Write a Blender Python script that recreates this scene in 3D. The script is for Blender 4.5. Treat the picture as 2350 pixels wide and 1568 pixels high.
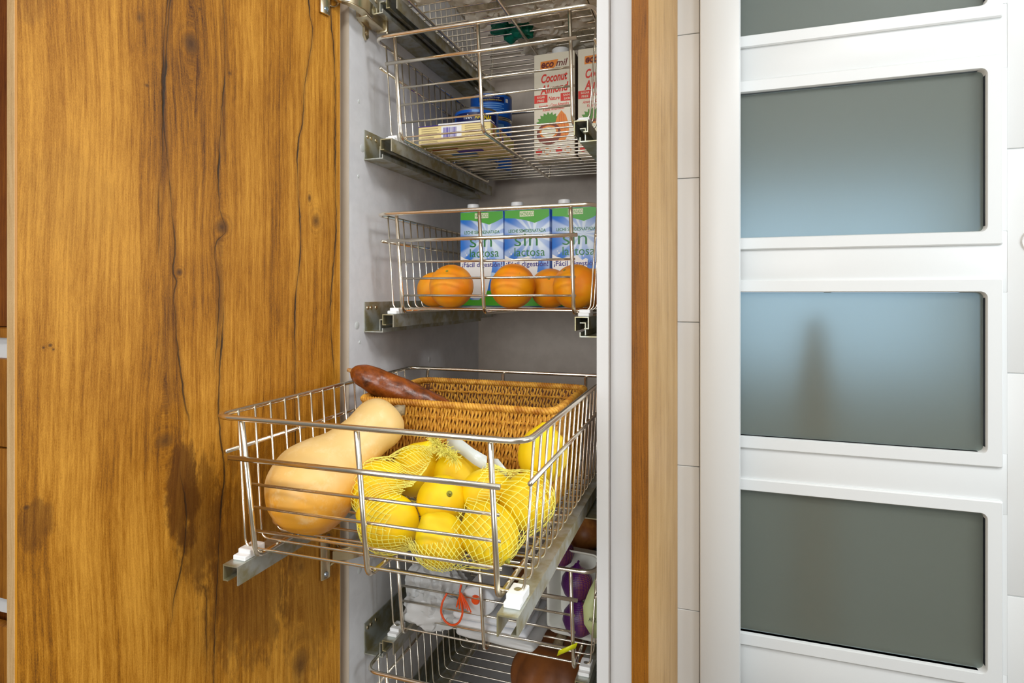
import bpy, bmesh, math, random
from mathutils import Vector, Matrix, noise

# ------------------------------------------------------------------ scene, camera, light
for o in list(bpy.data.objects): bpy.data.objects.remove(o, do_unlink=True)
scene = bpy.context.scene
COL = scene.collection
random.seed(7)
R = math.radians

cam_d = bpy.data.cameras.new('camera'); cam = bpy.data.objects.new('camera', cam_d); COL.objects.link(cam)
cam.location = (0, 0, 1.0); cam.rotation_euler = (R(90), 0, R(18.5))
cam_d.sensor_width = 36; cam_d.lens = 1362 / 2350 * 36; cam_d.shift_y = -110 / 2350
cam_d.clip_start = 0.01
scene.camera = cam

world = bpy.data.worlds.new('world'); scene.world = world; world.use_nodes = True
bg = world.node_tree.nodes['Background']; bg.inputs[0].default_value = (0.9, 0.95, 1, 1); bg.inputs[1].default_value = 0.2
scene.view_settings.view_transform = 'Standard'; scene.view_settings.look = 'None'
scene.view_settings.exposure = -0.12; scene.view_settings.gamma = 1
scene.view_settings.use_curve_mapping = False

def area(name, loc, sx, sy, power, col, rot=(0, 0, 0)):
    l = bpy.data.lights.new(name, 'AREA'); l.shape = 'RECTANGLE'; l.size = sx; l.size_y = sy
    l.energy = power; l.color = col
    o = bpy.data.objects.new(name, l); COL.objects.link(o); o.location = loc; o.rotation_euler = rot
    return o
LIGHTS = [((0.90, 0.00, 2.44), 0.5, 0.5, 22, (0.98, 0.985, 1.0)),
          ((-0.9, -1.0, 2.44), 0.5, 0.5, 6, (0.98, 0.985, 1.0)),  # added fill lamp at the ceiling, left rear
          ((0.25, -1.1, 2.44), 0.5, 0.5, 24, (0.98, 0.985, 1.0))]  # added fill lamp brightening the door trim and left inner wall
for i, (l, a, b, p, c) in enumerate(LIGHTS): area('ceiling_and_added_fill_light', l, a, b, p, c)
# added frontal fill behind the camera, set in an unseen opening
area('rear_fill_light', (-0.40, -1.95, 1.35), 1.6, 1.1, 40, (0.92, 0.965, 1.0), (R(90), 0, 0))
# daylight from the window in the right-hand wall
area('right_window_light', (1.96, 0.45, 1.40), 1.0, 0.9, 28, (0.88, 0.95, 1.0), (0, R(90), 0))

# ------------------------------------------------------------------ helpers
def sr(r, g, b):
    f = lambda c: (c / 255 / 12.92) if c <= 10 else ((c / 255 + 0.055) / 1.055) ** 2.4
    return (f(r), f(g), f(b), 1)

class X:
    """tiny expression wrapper over shader math nodes"""
    def __init__(s, nt, k): s.nt = nt; s.k = k
    def _m(s, op, *a, clamp=False):
        n = s.nt.nodes.new('ShaderNodeMath'); n.operation = op; n.use_clamp = clamp
        for i, v in enumerate((s,) + a):
            if isinstance(v, X): s.nt.links.new(v.k, n.inputs[i])
            else: n.inputs[i].default_value = v
        return X(s.nt, n.outputs[0])
    def __add__(s, o): return s._m('ADD', o)
    def __radd__(s, o): return s._m('ADD', o)
    def __sub__(s, o): return s._m('SUBTRACT', o)
    def __rsub__(s, o): return (s * -1) + o
    def __mul__(s, o): return s._m('MULTIPLY', o)
    def __rmul__(s, o): return s._m('MULTIPLY', o)
    def __truediv__(s, o): return s._m('DIVIDE', o)
    def abs(s): return s._m('ABSOLUTE')
    def sin(s): return s._m('SINE')
    def exp(s): return s._m('EXPONENT')
    def sqrt(s): return s._m('SQRT')
    def pow(s, p): return s._m('POWER', p)
    def max(s, o): return s._m('MAXIMUM', o)
    def min(s, o): return s._m('MINIMUM', o)
    def atan2(s, o): return s._m('ARCTAN2', o)
    def clamp(s): return s._m('ADD', 0.0, clamp=True)
    def step(s, a, b):
        n = s.nt.nodes.new('ShaderNodeMapRange'); n.interpolation_type = 'SMOOTHSTEP'
        s.nt.links.new(s.k, n.inputs[0]); n.inputs[1].default_value = a; n.inputs[2].default_value = b
        return X(s.nt, n.outputs[0])
def noisev(nt, x, y, z, scale=1, detail=3, rough=0.5):
    c = nt.nodes.new('ShaderNodeCombineXYZ')
    for i, v in enumerate((x, y, z)):
        if isinstance(v, X): nt.links.new(v.k, c.inputs[i])
        else: c.inputs[i].default_value = v
    n = nt.nodes.new('ShaderNodeTexNoise'); n.inputs['Scale'].default_value = scale
    n.inputs['Detail'].default_value = detail; n.inputs['Roughness'].default_value = rough
    nt.links.new(c.outputs[0], n.inputs['Vector'])
    return X(nt, n.outputs[0])
def mixc(nt, fac, a, b):
    n = nt.nodes.new('ShaderNodeMix'); n.data_type = 'RGBA'
    if isinstance(fac, X): nt.links.new(fac.k, n.inputs[0])
    else: n.inputs[0].default_value = fac
    for i, v in ((6, a), (7, b)):
        if isinstance(v, tuple): n.inputs[i].default_value = v
        else: nt.links.new(v, n.inputs[i])
    return n.outputs[2]
def ramp(nt, x, stops):
    n = nt.nodes.new('ShaderNodeValToRGB'); e = n.color_ramp.elements
    while len(e) < len(stops): e.new(0.5)
    for el, (p, c) in zip(e, stops): el.position = p; el.color = c
    nt.links.new(x.k, n.inputs[0]); return n.outputs[0]
def base_mat(name, col=(.8, .8, .8, 1), rough=0.5, metal=0.0, **kw):
    m = bpy.data.materials.new(name); m.use_nodes = True
    p = m.node_tree.nodes['Principled BSDF']
    p.inputs['Base Color'].default_value = col; p.inputs['Roughness'].default_value = rough
    p.inputs['Metallic'].default_value = metal
    for k, v in kw.items(): p.inputs[k.replace('_', ' ')].default_value = v
    return m
def ocoord(nt):
    t = nt.nodes.new('ShaderNodeTexCoord'); s = nt.nodes.new('ShaderNodeSeparateXYZ')
    nt.links.new(t.outputs['Object'], s.inputs[0])
    return [X(nt, s.outputs[i]) for i in range(3)]
def setcol(m, c): m.node_tree.links.new(c, m.node_tree.nodes['Principled BSDF'].inputs['Base Color'])
def setin(m, name, x): m.node_tree.links.new(x.k, m.node_tree.nodes['Principled BSDF'].inputs[name])
def bump(m, x, strength=0.3, dist=0.002):
    nt = m.node_tree; b = nt.nodes.new('ShaderNodeBump'); b.inputs['Strength'].default_value = strength
    b.inputs['Distance'].default_value = dist; nt.links.new(x.k, b.inputs['Height'])
    nt.links.new(b.outputs[0], nt.nodes['Principled BSDF'].inputs['Normal'])
def mottled(name, c1, c2, scale, rough=0.5, metal=0.0, detail=4, lo=0.35, hi=0.65, bmp=0, bscale=None, bdist=0.001, **kw):
    m = base_mat(name, c1, rough, metal, **kw); nt = m.node_tree; x, y, z = ocoord(nt)
    n = noisev(nt, x, y, z, scale, detail, 0.6)
    setcol(m, mixc(nt, n.step(lo, hi), c1, c2))
    if bmp: bump(m, noisev(nt, x, y, z, bscale or scale * 3, 3), bmp, bdist)
    return m

# --- mesh helpers
def mesh_obj(name, bm, mat, parent=None, smooth=True, angle=None):
    me = bpy.data.meshes.new(name); bm.normal_update(); bm.to_mesh(me); bm.free()
    return link(name, me, mat, parent, smooth, angle)
def link(name, me, mat, parent=None, smooth=True, angle=None):
    if mat is not None and not me.materials: me.materials.append(mat)
    if smooth:
        me.polygons.foreach_set('use_smooth', [True] * len(me.polygons))
        if angle is not None: me.set_sharp_from_angle(angle=R(angle))
    o = bpy.data.objects.new(name, me); COL.objects.link(o)
    if parent is not None: o.parent = parent
    return o
def empty(name, label, cat, loc=(0, 0, 0), rotz=0, group=None, kind=None):
    o = bpy.data.objects.new(name, None); COL.objects.link(o); o.empty_display_size = 0.05
    o.location = loc; o.rotation_euler = (0, 0, rotz)
    return tag(o, label, cat, group, kind)
def tag(o, label=None, cat=None, group=None, kind=None):
    if label: o['label'] = label
    if cat: o['category'] = cat
    if group: o['group'] = group
    if kind: o['kind'] = kind
    return o
def add_box(bm, x0, x1, y0, y1, z0, z1, bev=0, seg=1):
    vs = [bm.verts.new((x, y, z)) for x in (x0, x1) for y in (y0, y1) for z in (z0, z1)]
    F = [(0, 1, 3, 2), (4, 6, 7, 5), (0, 4, 5, 1), (2, 3, 7, 6), (0, 2, 6, 4), (1, 5, 7, 3)]
    fs = [bm.faces.new([vs[i] for i in f]) for f in F]
    if bev:
        es = list({e for f in fs for e in f.edges})
        bmesh.ops.bevel(bm, geom=es, offset=bev, segments=seg, profile=0.5, affect='EDGES')
def box(name, x0, x1, y0, y1, z0, z1, mat, parent=None, bev=0.0, seg=2):
    bm = bmesh.new(); add_box(bm, x0, x1, y0, y1, z0, z1, bev, seg)
    return mesh_obj(name, bm, mat, parent, smooth=bev > 0, angle=40)
def fillet(pts, r, n=5, closed=False):
    pts = [Vector(p) for p in pts]; out = []; N = len(pts)
    for i, p in enumerate(pts):
        if not closed and i in (0, N - 1): out.append(p); continue
        a = pts[i - 1]; b = pts[(i + 1) % N]
        da = (a - p); db = (b - p); rr = min(r, da.length * .49, db.length * .49)
        p0 = p + da.normalized() * rr; p1 = p + db.normalized() * rr
        for k in range(n + 1):
            t = k / n; out.append((1 - t) ** 2 * p0 + 2 * t * (1 - t) * p + t * t * p1)
    return out
def add_tube(bm, pts, r, sides=8, closed=False, caps=True):
    pts = [Vector(p) for p in pts]; N = len(pts)
    rad = r if isinstance(r, (list, tuple)) else [r] * N
    tang = []
    for i in range(N):
        a = pts[i - 1] if (i or closed) else pts[0]; b = pts[(i + 1) % N] if (i < N - 1 or closed) else pts[-1]
        t = b - a; tang.append(t.normalized() if t.length > 1e-9 else Vector((0, 0, 1)))
    t0 = tang[0]; up = Vector((0, 0, 1)) if abs(t0.z) < .9 else Vector((1, 0, 0))
    nrm = (up - t0 * up.dot(t0)).normalized(); rings = []
    for i in range(N):
        t = tang[i]; nn = nrm - t * nrm.dot(t)
        if nn.length > 1e-6: nrm = nn.normalized()
        b = t.cross(nrm)
        rings.append([bm.verts.new(pts[i] + (nrm * math.cos(2 * math.pi * k / sides) + b * math.sin(2 * math.pi * k / sides)) * rad[i]) for k in range(sides)])
    for i in range(N if closed else N - 1):
        A = rings[i]; B = rings[(i + 1) % N]
        for k in range(sides):
            bm.faces.new((A[k], A[(k + 1) % sides], B[(k + 1) % sides], B[k]))
    if caps and not closed and sides > 2:
        bm.faces.new(list(reversed(rings[0]))); bm.faces.new(rings[-1])
    return rings
def tube(name, pts, r, mat, parent=None, sides=8, closed=False):
    bm = bmesh.new(); add_tube(bm, pts, r, sides, closed); return mesh_obj(name, bm, mat, parent, angle=50)
def add_lathe(bm, prof, seg=32, axis_pt=(0, 0, 0)):
    ax = Vector(axis_pt); rings = []
    for r, z in prof:
        if r < 1e-6: rings.append([bm.verts.new(ax + Vector((0, 0, z)))])
        else: rings.append([bm.verts.new(ax + Vector((r * math.cos(2 * math.pi * k / seg), r * math.sin(2 * math.pi * k / seg), z))) for k in range(seg)])
    for A, B in zip(rings, rings[1:]):
        for k in range(seg):
            q = [A[k % len(A)], A[(k + 1) % len(A)], B[(k + 1) % len(B)], B[k % len(B)]]
            q = list(dict.fromkeys(q))
            if len(q) > 2: bm.faces.new(q)
def lathe(name, prof, mat, parent=None, seg=32, angle=45):
    bm = bmesh.new(); add_lathe(bm, prof, seg); return mesh_obj(name, bm, mat, parent, angle=angle)
def add_poly(bm, pts):   # 2D (x,z) polygon facing -y at y=pts[2]
    return bm.faces.new([bm.verts.new(p) for p in pts])
def flat(name, pts, y, mat, parent):
    """flat print: polygon in x,z at local depth y, facing -y"""
    bm = bmesh.new(); add_poly(bm, [(p[0], y, p[1]) for p in pts]); bm.normal_update()
    for f in bm.faces:
        if f.normal.y > 0: f.normal_flip()
    return mesh_obj(name, bm, mat, parent, smooth=False)
def text(name, body, cx_, cz, w, h, y, mat, parent, bold=0.0, shear=0.0, skew=0.0):
    """printed lettering as a mesh facing -y, fitted in a w x h box centred at (cx_, cz)"""
    c = bpy.data.curves.new('tmp', 'FONT'); c.body = body; c.size = 1; c.offset = bold; c.shear = shear; c.resolution_u = 3
    t = bpy.data.objects.new('tmp', c); COL.objects.link(t)
    dg = bpy.context.evaluated_depsgraph_get(); me = bpy.data.meshes.new_from_object(t.evaluated_get(dg))
    bpy.data.objects.remove(t, do_unlink=True); bpy.data.curves.remove(c)
    xs = [v.co.x for v in me.vertices]; ys = [v.co.y for v in me.vertices]
    x0, x1, y0, y1 = min(xs), max(xs), min(ys), max(ys)
    for v in me.vertices:
        fx = (v.co.x - (x0 + x1) / 2) / (x1 - x0) * w; fz = (v.co.y - (y0 + y1) / 2) / (y1 - y0) * h
        v.co = (cx_ + fx, y, cz + fz + fx * skew)
    me.materials.clear()
    return link(name, me, mat, parent, smooth=False)
def extrude_profile(name, prof, y0, y1, mat, parent):
    """closed x,z profile extruded along y"""
    bm = bmesh.new(); A = [bm.verts.new((x, y0, z)) for x, z in prof]; B = [bm.verts.new((x, y1, z)) for x, z in prof]
    n = len(prof)
    for i in range(n): bm.faces.new((A[i], A[(i + 1) % n], B[(i + 1) % n], B[i]))
    bm.faces.new(A); bm.faces.new(list(reversed(B)))
    bmesh.ops.recalc_face_normals(bm, faces=bm.faces)
    return mesh_obj(name, bm, mat, parent, smooth=False)
def copy_tree(o, parent=None):
    c = o.copy(); COL.objects.link(c)
    if parent is not None: c.parent = parent
    for ch in list(o.children): copy_tree(ch, c)
    return c
def blob(name, loc, size, mat, parent=None, seed=0, amp=0.25, freq=1.6, sub=4, creases=True):
    bm = bmesh.new(); bmesh.ops.create_icosphere(bm, subdivisions=sub, radius=1)
    off = Vector((seed * 7.13, seed * 3.7, seed * 1.9))
    for v in bm.verts:
        d = v.co.normalized(); a = noise.noise(d * freq + off) * 1.0
        w = Vector((d.x + .35 * noise.noise(d * 1.7 + off), d.y + .35 * noise.noise(d * 1.7 - off), d.z))
        b = abs(noise.noise(Vector((w.x * 3.4, w.y * 3.4, w.z * .9)) + off * 1.3)) * 1.0 + abs(noise.noise(Vector((w.x * 8, w.y * 8, w.z * 2)) + off)) * .35
        v.co = d * (1 + amp * (a - (b if creases else 0) + .3))
    for v in bm.verts: v.co = Vector((v.co.x * size[0], v.co.y * size[1], v.co.z * size[2]))
    o = mesh_obj(name, bm, mat, parent, angle=34 if creases else None); o.location = loc
    return o

# ------------------------------------------------------------------ materials
WHITE_WALL = base_mat('white_wall', sr(236, 236, 232), .6)
WHITE_LACQ = base_mat('white_lacquer', sr(226, 228, 227), .35)
TILE = base_mat('white_tile', sr(228, 229, 227), .25)
GROUT = base_mat('grout', sr(226, 222, 212), .8)
MELAM = mottled('grey_melamine', sr(222, 222, 224), sr(214, 214, 216), 30, .5)
WHITE_EDGE = base_mat('white_edge', sr(222, 221, 219), .4)
CHROME = base_mat('chrome_wire', sr(238, 230, 214), .23, 1.0)
STEEL = mottled('zinc_steel', sr(196, 200, 194), sr(168, 160, 124), 40, .42, .75)
NICKEL = base_mat('nickel', sr(214, 200, 168), .24, 1.0)
WHITE_PLASTIC = base_mat('white_plastic', sr(240, 240, 238), .35)
DARK = base_mat('dark_gap', sr(18, 14, 10), .7)

def wood_mat(name, light, mid, dark, cracks=None, knots=None, patches=None, zmin=0.4, zmax=1.65, umax=.41, gx=1.0):
    m = base_mat(name, mid, .5, Specular_IOR_Level=.28); nt = m.node_tree; x, y, z = ocoord(nt)
    u = x + y * 0.35
    uw = u
    for (ku, kz, kr, *_ ) in (knots or []):
        if kr < .007: continue
        du = u - ku; dz = z - kz
        g = ((du / (kr * 2.6)).pow(2) + (dz / (kr * 6.5)).pow(2)) * -1
        sgn = du / (du.abs() + kr * .5)
        uw = uw - sgn * g.exp() * (kr * .9)
    wob = noisev(nt, u * 3, 0.0, z * 2.2, 1, 2) - 0.5
    uw = uw + wob * 0.03
    broad = noisev(nt, uw * 22 * gx, 3.3, z * 1.6, 1, 3)
    broad2 = noisev(nt, uw * 8 * gx, 9.3, z * 3.5, 1, 3)
    fine = noisev(nt, uw * 330 * gx, 1.7, z * 9, 1, 3, .6)
    fine2 = noisev(nt, uw * 900, 5.7, z * 40, 1, 2, .6)
    rings = ((uw * 520 * gx + broad * 10).sin()) * .5 + .5
    scr = noisev(nt, uw * 700 * gx, 8.1, z * 60, 1, 4, .7)
    grit = noisev(nt, uw * 1300, 2.9, z * 520, 1, 2, .6)
    cloud = noisev(nt, u * 14, 6.6, z * 9, 1, 4, .6)
    t = (broad * .55 + broad2 * .35 + cloud * .35 + fine * .55 + fine2 * .25 + scr * .35 + grit * .34 - .17 + rings * .05 - .73) * 1.3 - .15
    c = ramp(nt, t, [(.10, dark), (.42, mid), (.80, light)])
    h = fine * .6 + fine2 * .5 + scr * .6 + grit * .8
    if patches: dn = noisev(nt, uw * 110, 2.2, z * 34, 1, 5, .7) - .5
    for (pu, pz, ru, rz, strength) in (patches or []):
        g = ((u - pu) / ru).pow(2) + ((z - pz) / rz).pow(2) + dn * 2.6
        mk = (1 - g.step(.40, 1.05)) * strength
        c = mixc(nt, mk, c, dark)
    if knots: dn = noisev(nt, u * 160, 7.7, z * 90, 1, 4, .7) - .5
    for (ku, kz, kr, asp, strength) in (knots or []):
        d = (((u - ku) / kr).pow(2) + ((z - kz) / (kr * asp)).pow(2)).sqrt() + dn * .45
        rg = ((d * 9).sin() * .5 + .5) * (1 - d.step(1.2, 2.4))
        c = mixc(nt, rg * .35 * strength, c, dark)
        c = mixc(nt, (1 - d.step(.45, 1.05)) * strength, c, sr(84, 52, 18))
        c = mixc(nt, (1 - d.step(.12, .4)) * strength * .6, c, sr(58, 34, 14))
    if cracks:
        jit0 = (noisev(nt, u * 9, 2.5, z * 70, 1, 3) - .5) * .0035; wv0 = noisev(nt, u * 40, 4.0, z * 16, 1, 2).step(.25, .75)
    for pts in (cracks or {}).values():
        pts = sorted(pts, key=lambda p: p[1])
        n = nt.nodes.new('ShaderNodeFloatCurve'); cv = n.mapping.curves[0]
        zz = (z - zmin) / (zmax - zmin)
        P = [((pz - zmin) / (zmax - zmin), pu / umax) for pu, pz in pts]
        cv.points[0].location = P[0]; cv.points[1].location = P[-1]
        for p in P[1:-1]: cv.points.new(*p)
        n.mapping.update(); nt.links.new(zz.k, n.inputs['Value'])
        cu = X(nt, n.outputs[0]) * umax + jit0
        d = (u - cu).abs()
        rng = z.step(pts[0][1] - .01, pts[0][1] + .05) * (1 - z.step(pts[-1][1] - .05, pts[-1][1] + .01))
        wv = wv0
        mk = (1 - (d / (wv * .0016 + .00035)).step(.4, 1.0)) * rng * (wv * .7 + .35).clamp()
        halo = (1 - d.step(.0, .007)) * rng
        c = mixc(nt, halo * .35, c, dark)
        c = mixc(nt, mk * .93, c, sr(44, 30, 14))
        h = h - mk * 1.5
    setcol(m, c); bump(m, h, .35, .0006)
    return m

CR = {
 'a': [(.255, 1.60), (.2570, 1.45), (.2598, 1.3521), (.2643, 1.2936), (.2658, 1.2298), (.2633, 1.1915), (.2598, 1.1562), (.2547, 1.0946), (.2511, 1.0602), (.2532, 1.0237), (.2496, 1.0164), (.2532, .9947), (.2511, .9731), (.2496, .9445), (.2444, .9027), (.2391, .8598), (.2343, .8461), (.2354, .8281)],
 'b': [(.2475, .8034), (.2454, .7817), (.2433, .7684), (.2381, .738), (.2386, .705), (.2454, .6574), (.2511, .6369), (.2557, .6048), (.2593, .5834)],
 'c': [(.2545, 1.40), (.2583, 1.3318), (.2653, 1.2201), (.2658, 1.1909), (.2678, 1.1377), (.2707, 1.1227), (.2693, 1.0842), (.2712, 1.0381)],
 'd': [(.195, 1.60), (.193, 1.45), (.1911, 1.3804), (.1881, 1.3335), (.1881, 1.295), (.1934, 1.2207), (.1964, 1.1684), (.1952, 1.1107), (.1911, 1.096), (.1869, 1.0816), (.1975, 1.0689), (.2021, 1.0496), (.1964, 1.0174), (.1981, .9563), (.2033, .8919)],
 'e': [(.1893, .9887), (.1923, .9391), (.1964, .8782), (.1964, .8395), (.1923, .7993), (.1893, .7749), (.1946, .7048), (.1987, .6249), (.2027, .5357), (.2039, .45)],
 'f': [(.066, 1.60), (.062, 1.5), (.0568, 1.4184), (.0521, 1.3936), (.0598, 1.3359), (.066, 1.3013), (.0697, 1.2459), (.0765, 1.2202), (.0772, 1.1573), (.0735, 1.1082), (.0728, 1.0675), (.0735, 1.0477), (.078, 1.0177), (.0817, .9766), (.0824, .9382), (.0817, .8522), (.0809, .7308)],
 'g': [(.02, 1.6), (.0185, 1.5), (.0175, 1.4273), (.0108, 1.3631), (.0091, 1.2947), (.0091, 1.1798), (.0074, 1.0975), (.0175, .9913), (.0175, .9457), (.0091, .8648)],
 'h': [(.2251, .6456), (.2202, .6337), (.2141, .6274), (.2129, .585), (.2118, .5067)],
}
KN = [(.2322, 1.3096, .011, 1.35, .85), (.1923, 1.0863, .009, 1.2, .8), (.045, 1.1092, .0085, 1.4, .6), (.2465, 1.026, .0045, 1.1, .8),
      (.0568, 1.1416, .0035, 2, .7), (.2633, .8242, .012, .9, .6), (.2833, 1.2428, .0025, 1, .7), (.1816, 1.2886, .0032, 1, .6),
      (.2213, 1.3571, .0028, 1, .6), (.2914, 1.3189, .004, 2, .5), (.3773, .9464, .0022, 1, .8), (.383, .9445, .0018, 1, .8), (.3745, .942, .0014, 1, .8),
      (.3974, .7848, .003, 1, .8), (.072, .4544, .016, 1.8, .6), (.072, .6, .008, 1.6, .35)]
PA = [(.243, .755, .024, .080, .75), (.218, .71, .03, .10, .55), (.150, .64, .075, .17, .5), (.055, .58, .06, .16, .4), (.39, .765, .018, .03, .5), (.195, 1.0, .007, .08, .45), (.26, .93, .01, .09, .3), (.19, 1.22, .006, .06, .35), (.36, 1.10, .05, .06, .10), (.395, 1.31, .02, .04, .2)]  # low patches near the hinge mix dark heartwood with the basket's painted shade
LIGHTW, MIDW, DARKW = sr(206, 146, 50), sr(158, 100, 12), sr(80, 42, 3)
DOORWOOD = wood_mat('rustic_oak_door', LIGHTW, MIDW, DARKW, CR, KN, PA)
EDGEWOOD = wood_mat('light_oak_edge', sr(214, 178, 128), sr(196, 156, 104), sr(140, 108, 70), gx=2.0)
PANELWOOD = wood_mat('oak_panel', sr(196, 130, 44), sr(166, 102, 26), sr(104, 56, 10), gx=1.6)
SIDEWOOD = wood_mat('pale_oak_sheen_side', sr(208, 170, 114), sr(186, 144, 88), sr(138, 102, 60), gx=2.2)  # light oak tone with the pale grazing reflection worked into its colour
NICHEWOOD = wood_mat('niche_wood', sr(150, 84, 24), sr(112, 54, 10), sr(56, 22, 4))

# ------------------------------------------------------------------ room shell (structure)
XL, XR, YR = -2.3, 2.0, -2.0      # left, right, rear walls
box('floor', XL, XR, YR, 4.3, -.05, 0, mottled('floor_tile', sr(118, 108, 94), sr(104, 94, 80), 3, .4))
box('ceiling', XL, XR, YR, 4.3, 2.5, 2.55, WHITE_WALL)
KWALL = mottled('kitchen_wall_paint', sr(150, 146, 140), sr(144, 140, 134), 2, .7)
box('wall_left', XL - .05, XL, YR, 4.3, 0, 2.5, KWALL)
bm = bmesh.new()
add_box(bm, XR, XR + .05, YR, -.10, 0, 2.5); add_box(bm, XR, XR + .05, 1.00, 4.3, 0, 2.5); add_box(bm, XR, XR + .05, -.10, 1.00, 0, .90); add_box(bm, XR, XR + .05, -.10, 1.00, 1.90, 2.5)
mesh_obj('wall_right', bm, KWALL, smooth=False)
wf = bmesh.new()
for a, b, c, d in ((-.10, 1.00, .90, .95), (-.10, 1.00, 1.85, 1.90), (-.10, -.05, .95, 1.85), (.95, 1.00, .95, 1.85)): add_box(wf, XR - .01, XR + .05, a, b, c, d)
tag(mesh_obj('window_3', wf, WHITE_LACQ, smooth=False), kind='structure')
bm = bmesh.new()     # unseen rear wall with an opening added for the fill light
add_box(bm, XL, -1.25, YR - .05, YR, 0, 2.5); add_box(bm, .45, XR, YR - .05, YR, 0, 2.5)
add_box(bm, -1.25, .45, YR - .05, YR, 0, .78); add_box(bm, -1.25, .45, YR - .05, YR, 1.92, 2.5)
mesh_obj('wall_rear', bm, KWALL, smooth=False)
for n in ('floor', 'ceiling', 'wall_left', 'wall_right', 'wall_rear'): tag(bpy.data.objects[n], kind='structure')
wf = bmesh.new()
for a, b, c, d in ((-1.25, .45, .78, .83), (-1.25, .45, 1.87, 1.92), (-1.25, -1.2, .83, 1.87), (.40, .45, .83, 1.87), (-.425, -.375, .83, 1.87)):
    add_box(wf, a, b, YR - .05, YR + .01, c, d)
tag(mesh_obj('added_rear_window', wf, WHITE_LACQ, smooth=False), kind='structure')  # unseen frame added round the rear fill light

# back wall: thin skins either side of the pocket door, opening x .03 to .80
DX0, DX1, DZ = .03, .82, 2.08
bm = bmesh.new()
for y0, y1 in ((1.505, 1.54), (1.60, 1.63)):
    add_box(bm, XL, DX0, y0, y1, 0, 2.5); add_box(bm, DX1, XR, y0, y1, 0, 2.5); add_box(bm, DX0, DX1, y0, y1, DZ, 2.5)
wb = tag(mesh_obj('wall_back', bm, GROUT, smooth=False), kind='structure')
g = .0006
for i in range(8):
    z0 = -.113 + .348 * i
    if z0 > 2.45: break
    for x0, x1 in ((-.625, -.025),):
        t = box('tile', x0 + g, x1 - g, 1.495, 1.5052, max(z0, 0) + g, min(z0 + .348, 2.5) - g, TILE, wb, .0012, 1)
box('plaster', .07, XR, 1.497, 1.505, DZ + .07, 2.5, WHITE_WALL, wb); box('plaster', DX1 + .07, XR, 1.497, 1.505, 0, DZ + .07, WHITE_WALL, wb)
# architrave round the sliding door
bm = bmesh.new()
add_box(bm, -.024, .064, 1.468, 1.500, 0, DZ + .02, .003, 2)
mesh = mesh_obj('trim_1', bm, WHITE_LACQ, angle=40); tag(mesh, kind='structure')
bm = bmesh.new(); add_box(bm, .054, .066, 1.474, 1.538, 0, DZ + .02, .002, 2); o = mesh_obj('jamb_bead', bm, WHITE_LACQ, mesh, angle=40)
bm = bmesh.new(); add_box(bm, DX1 - .03, DX1 + .06, 1.468, 1.497, 0, DZ + .02, .003, 2); tag(mesh_obj('trim_2', bm, WHITE_LACQ, angle=40), kind='structure')
bm = bmesh.new(); add_box(bm, -.024, DX1 + .06, 1.468, 1.497, DZ + .02, DZ + .11, .003, 2); tag(mesh_obj('trim_3', bm, WHITE_LACQ, angle=40), kind='structure')

# sliding door leaf: frosted panes in raised rims, grooved stile
LY = 1.556                    # front face of the leaf
door1 = empty('door_1', 'white sliding door with four frosted glass panes', 'door', (0, 0, 0), kind='structure')
FROST = base_mat('frosted_glass', sr(206, 222, 220), .42)
nt = FROST.node_tree; pb = nt.nodes['Principled BSDF']; pb.inputs['Transmission Weight'].default_value = 1.0; pb.inputs['IOR'].default_value = 1.4
df = nt.nodes.new('ShaderNodeBsdfDiffuse'); df.inputs[0].default_value = sr(176, 180, 164)
mx = nt.nodes.new('ShaderNodeMixShader'); mx.inputs[0].default_value = .22
nt.links.new(pb.outputs[0], mx.inputs[1]); nt.links.new(df.outputs[0], mx.inputs[2]); nt.links.new(mx.outputs[0], nt.nodes['Material Output'].inputs[0])
PX0, PX1 = .050, .5685        # pane opening in x
PZ = [(1.000 - .826, 1.000 - .479), (1 - .347, 1.003), (1.136, 1.489), (1.628, 1.98)]
BX0, BX1 = .022, .80
def leaf_board(x0, x1, z0, z1, name): return box(name, x0, x1, LY, LY + .034, z0, z1, WHITE_LACQ, door1, .0014, 2)
stx = .608
mids = [(a + b) / 2 for a, b in PZ]
zs = [.012] + mids + [2.06]
for a, b in zip(zs, zs[1:]): leaf_board(stx, BX1, a + (0 if a < .1 else .0012), b - (0 if b > 2.05 else .0012), 'stile_board')
box('stile_core', stx + .001, BX1 - .002, LY + .004, LY + .030, .02, 2.05, WHITE_LACQ, door1)
rz = [.012] + [v for p in PZ for v in p] + [2.06]
for k in range(0, len(rz), 2): leaf_board(BX0, stx, rz[k], rz[k + 1], 'rail')
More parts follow.
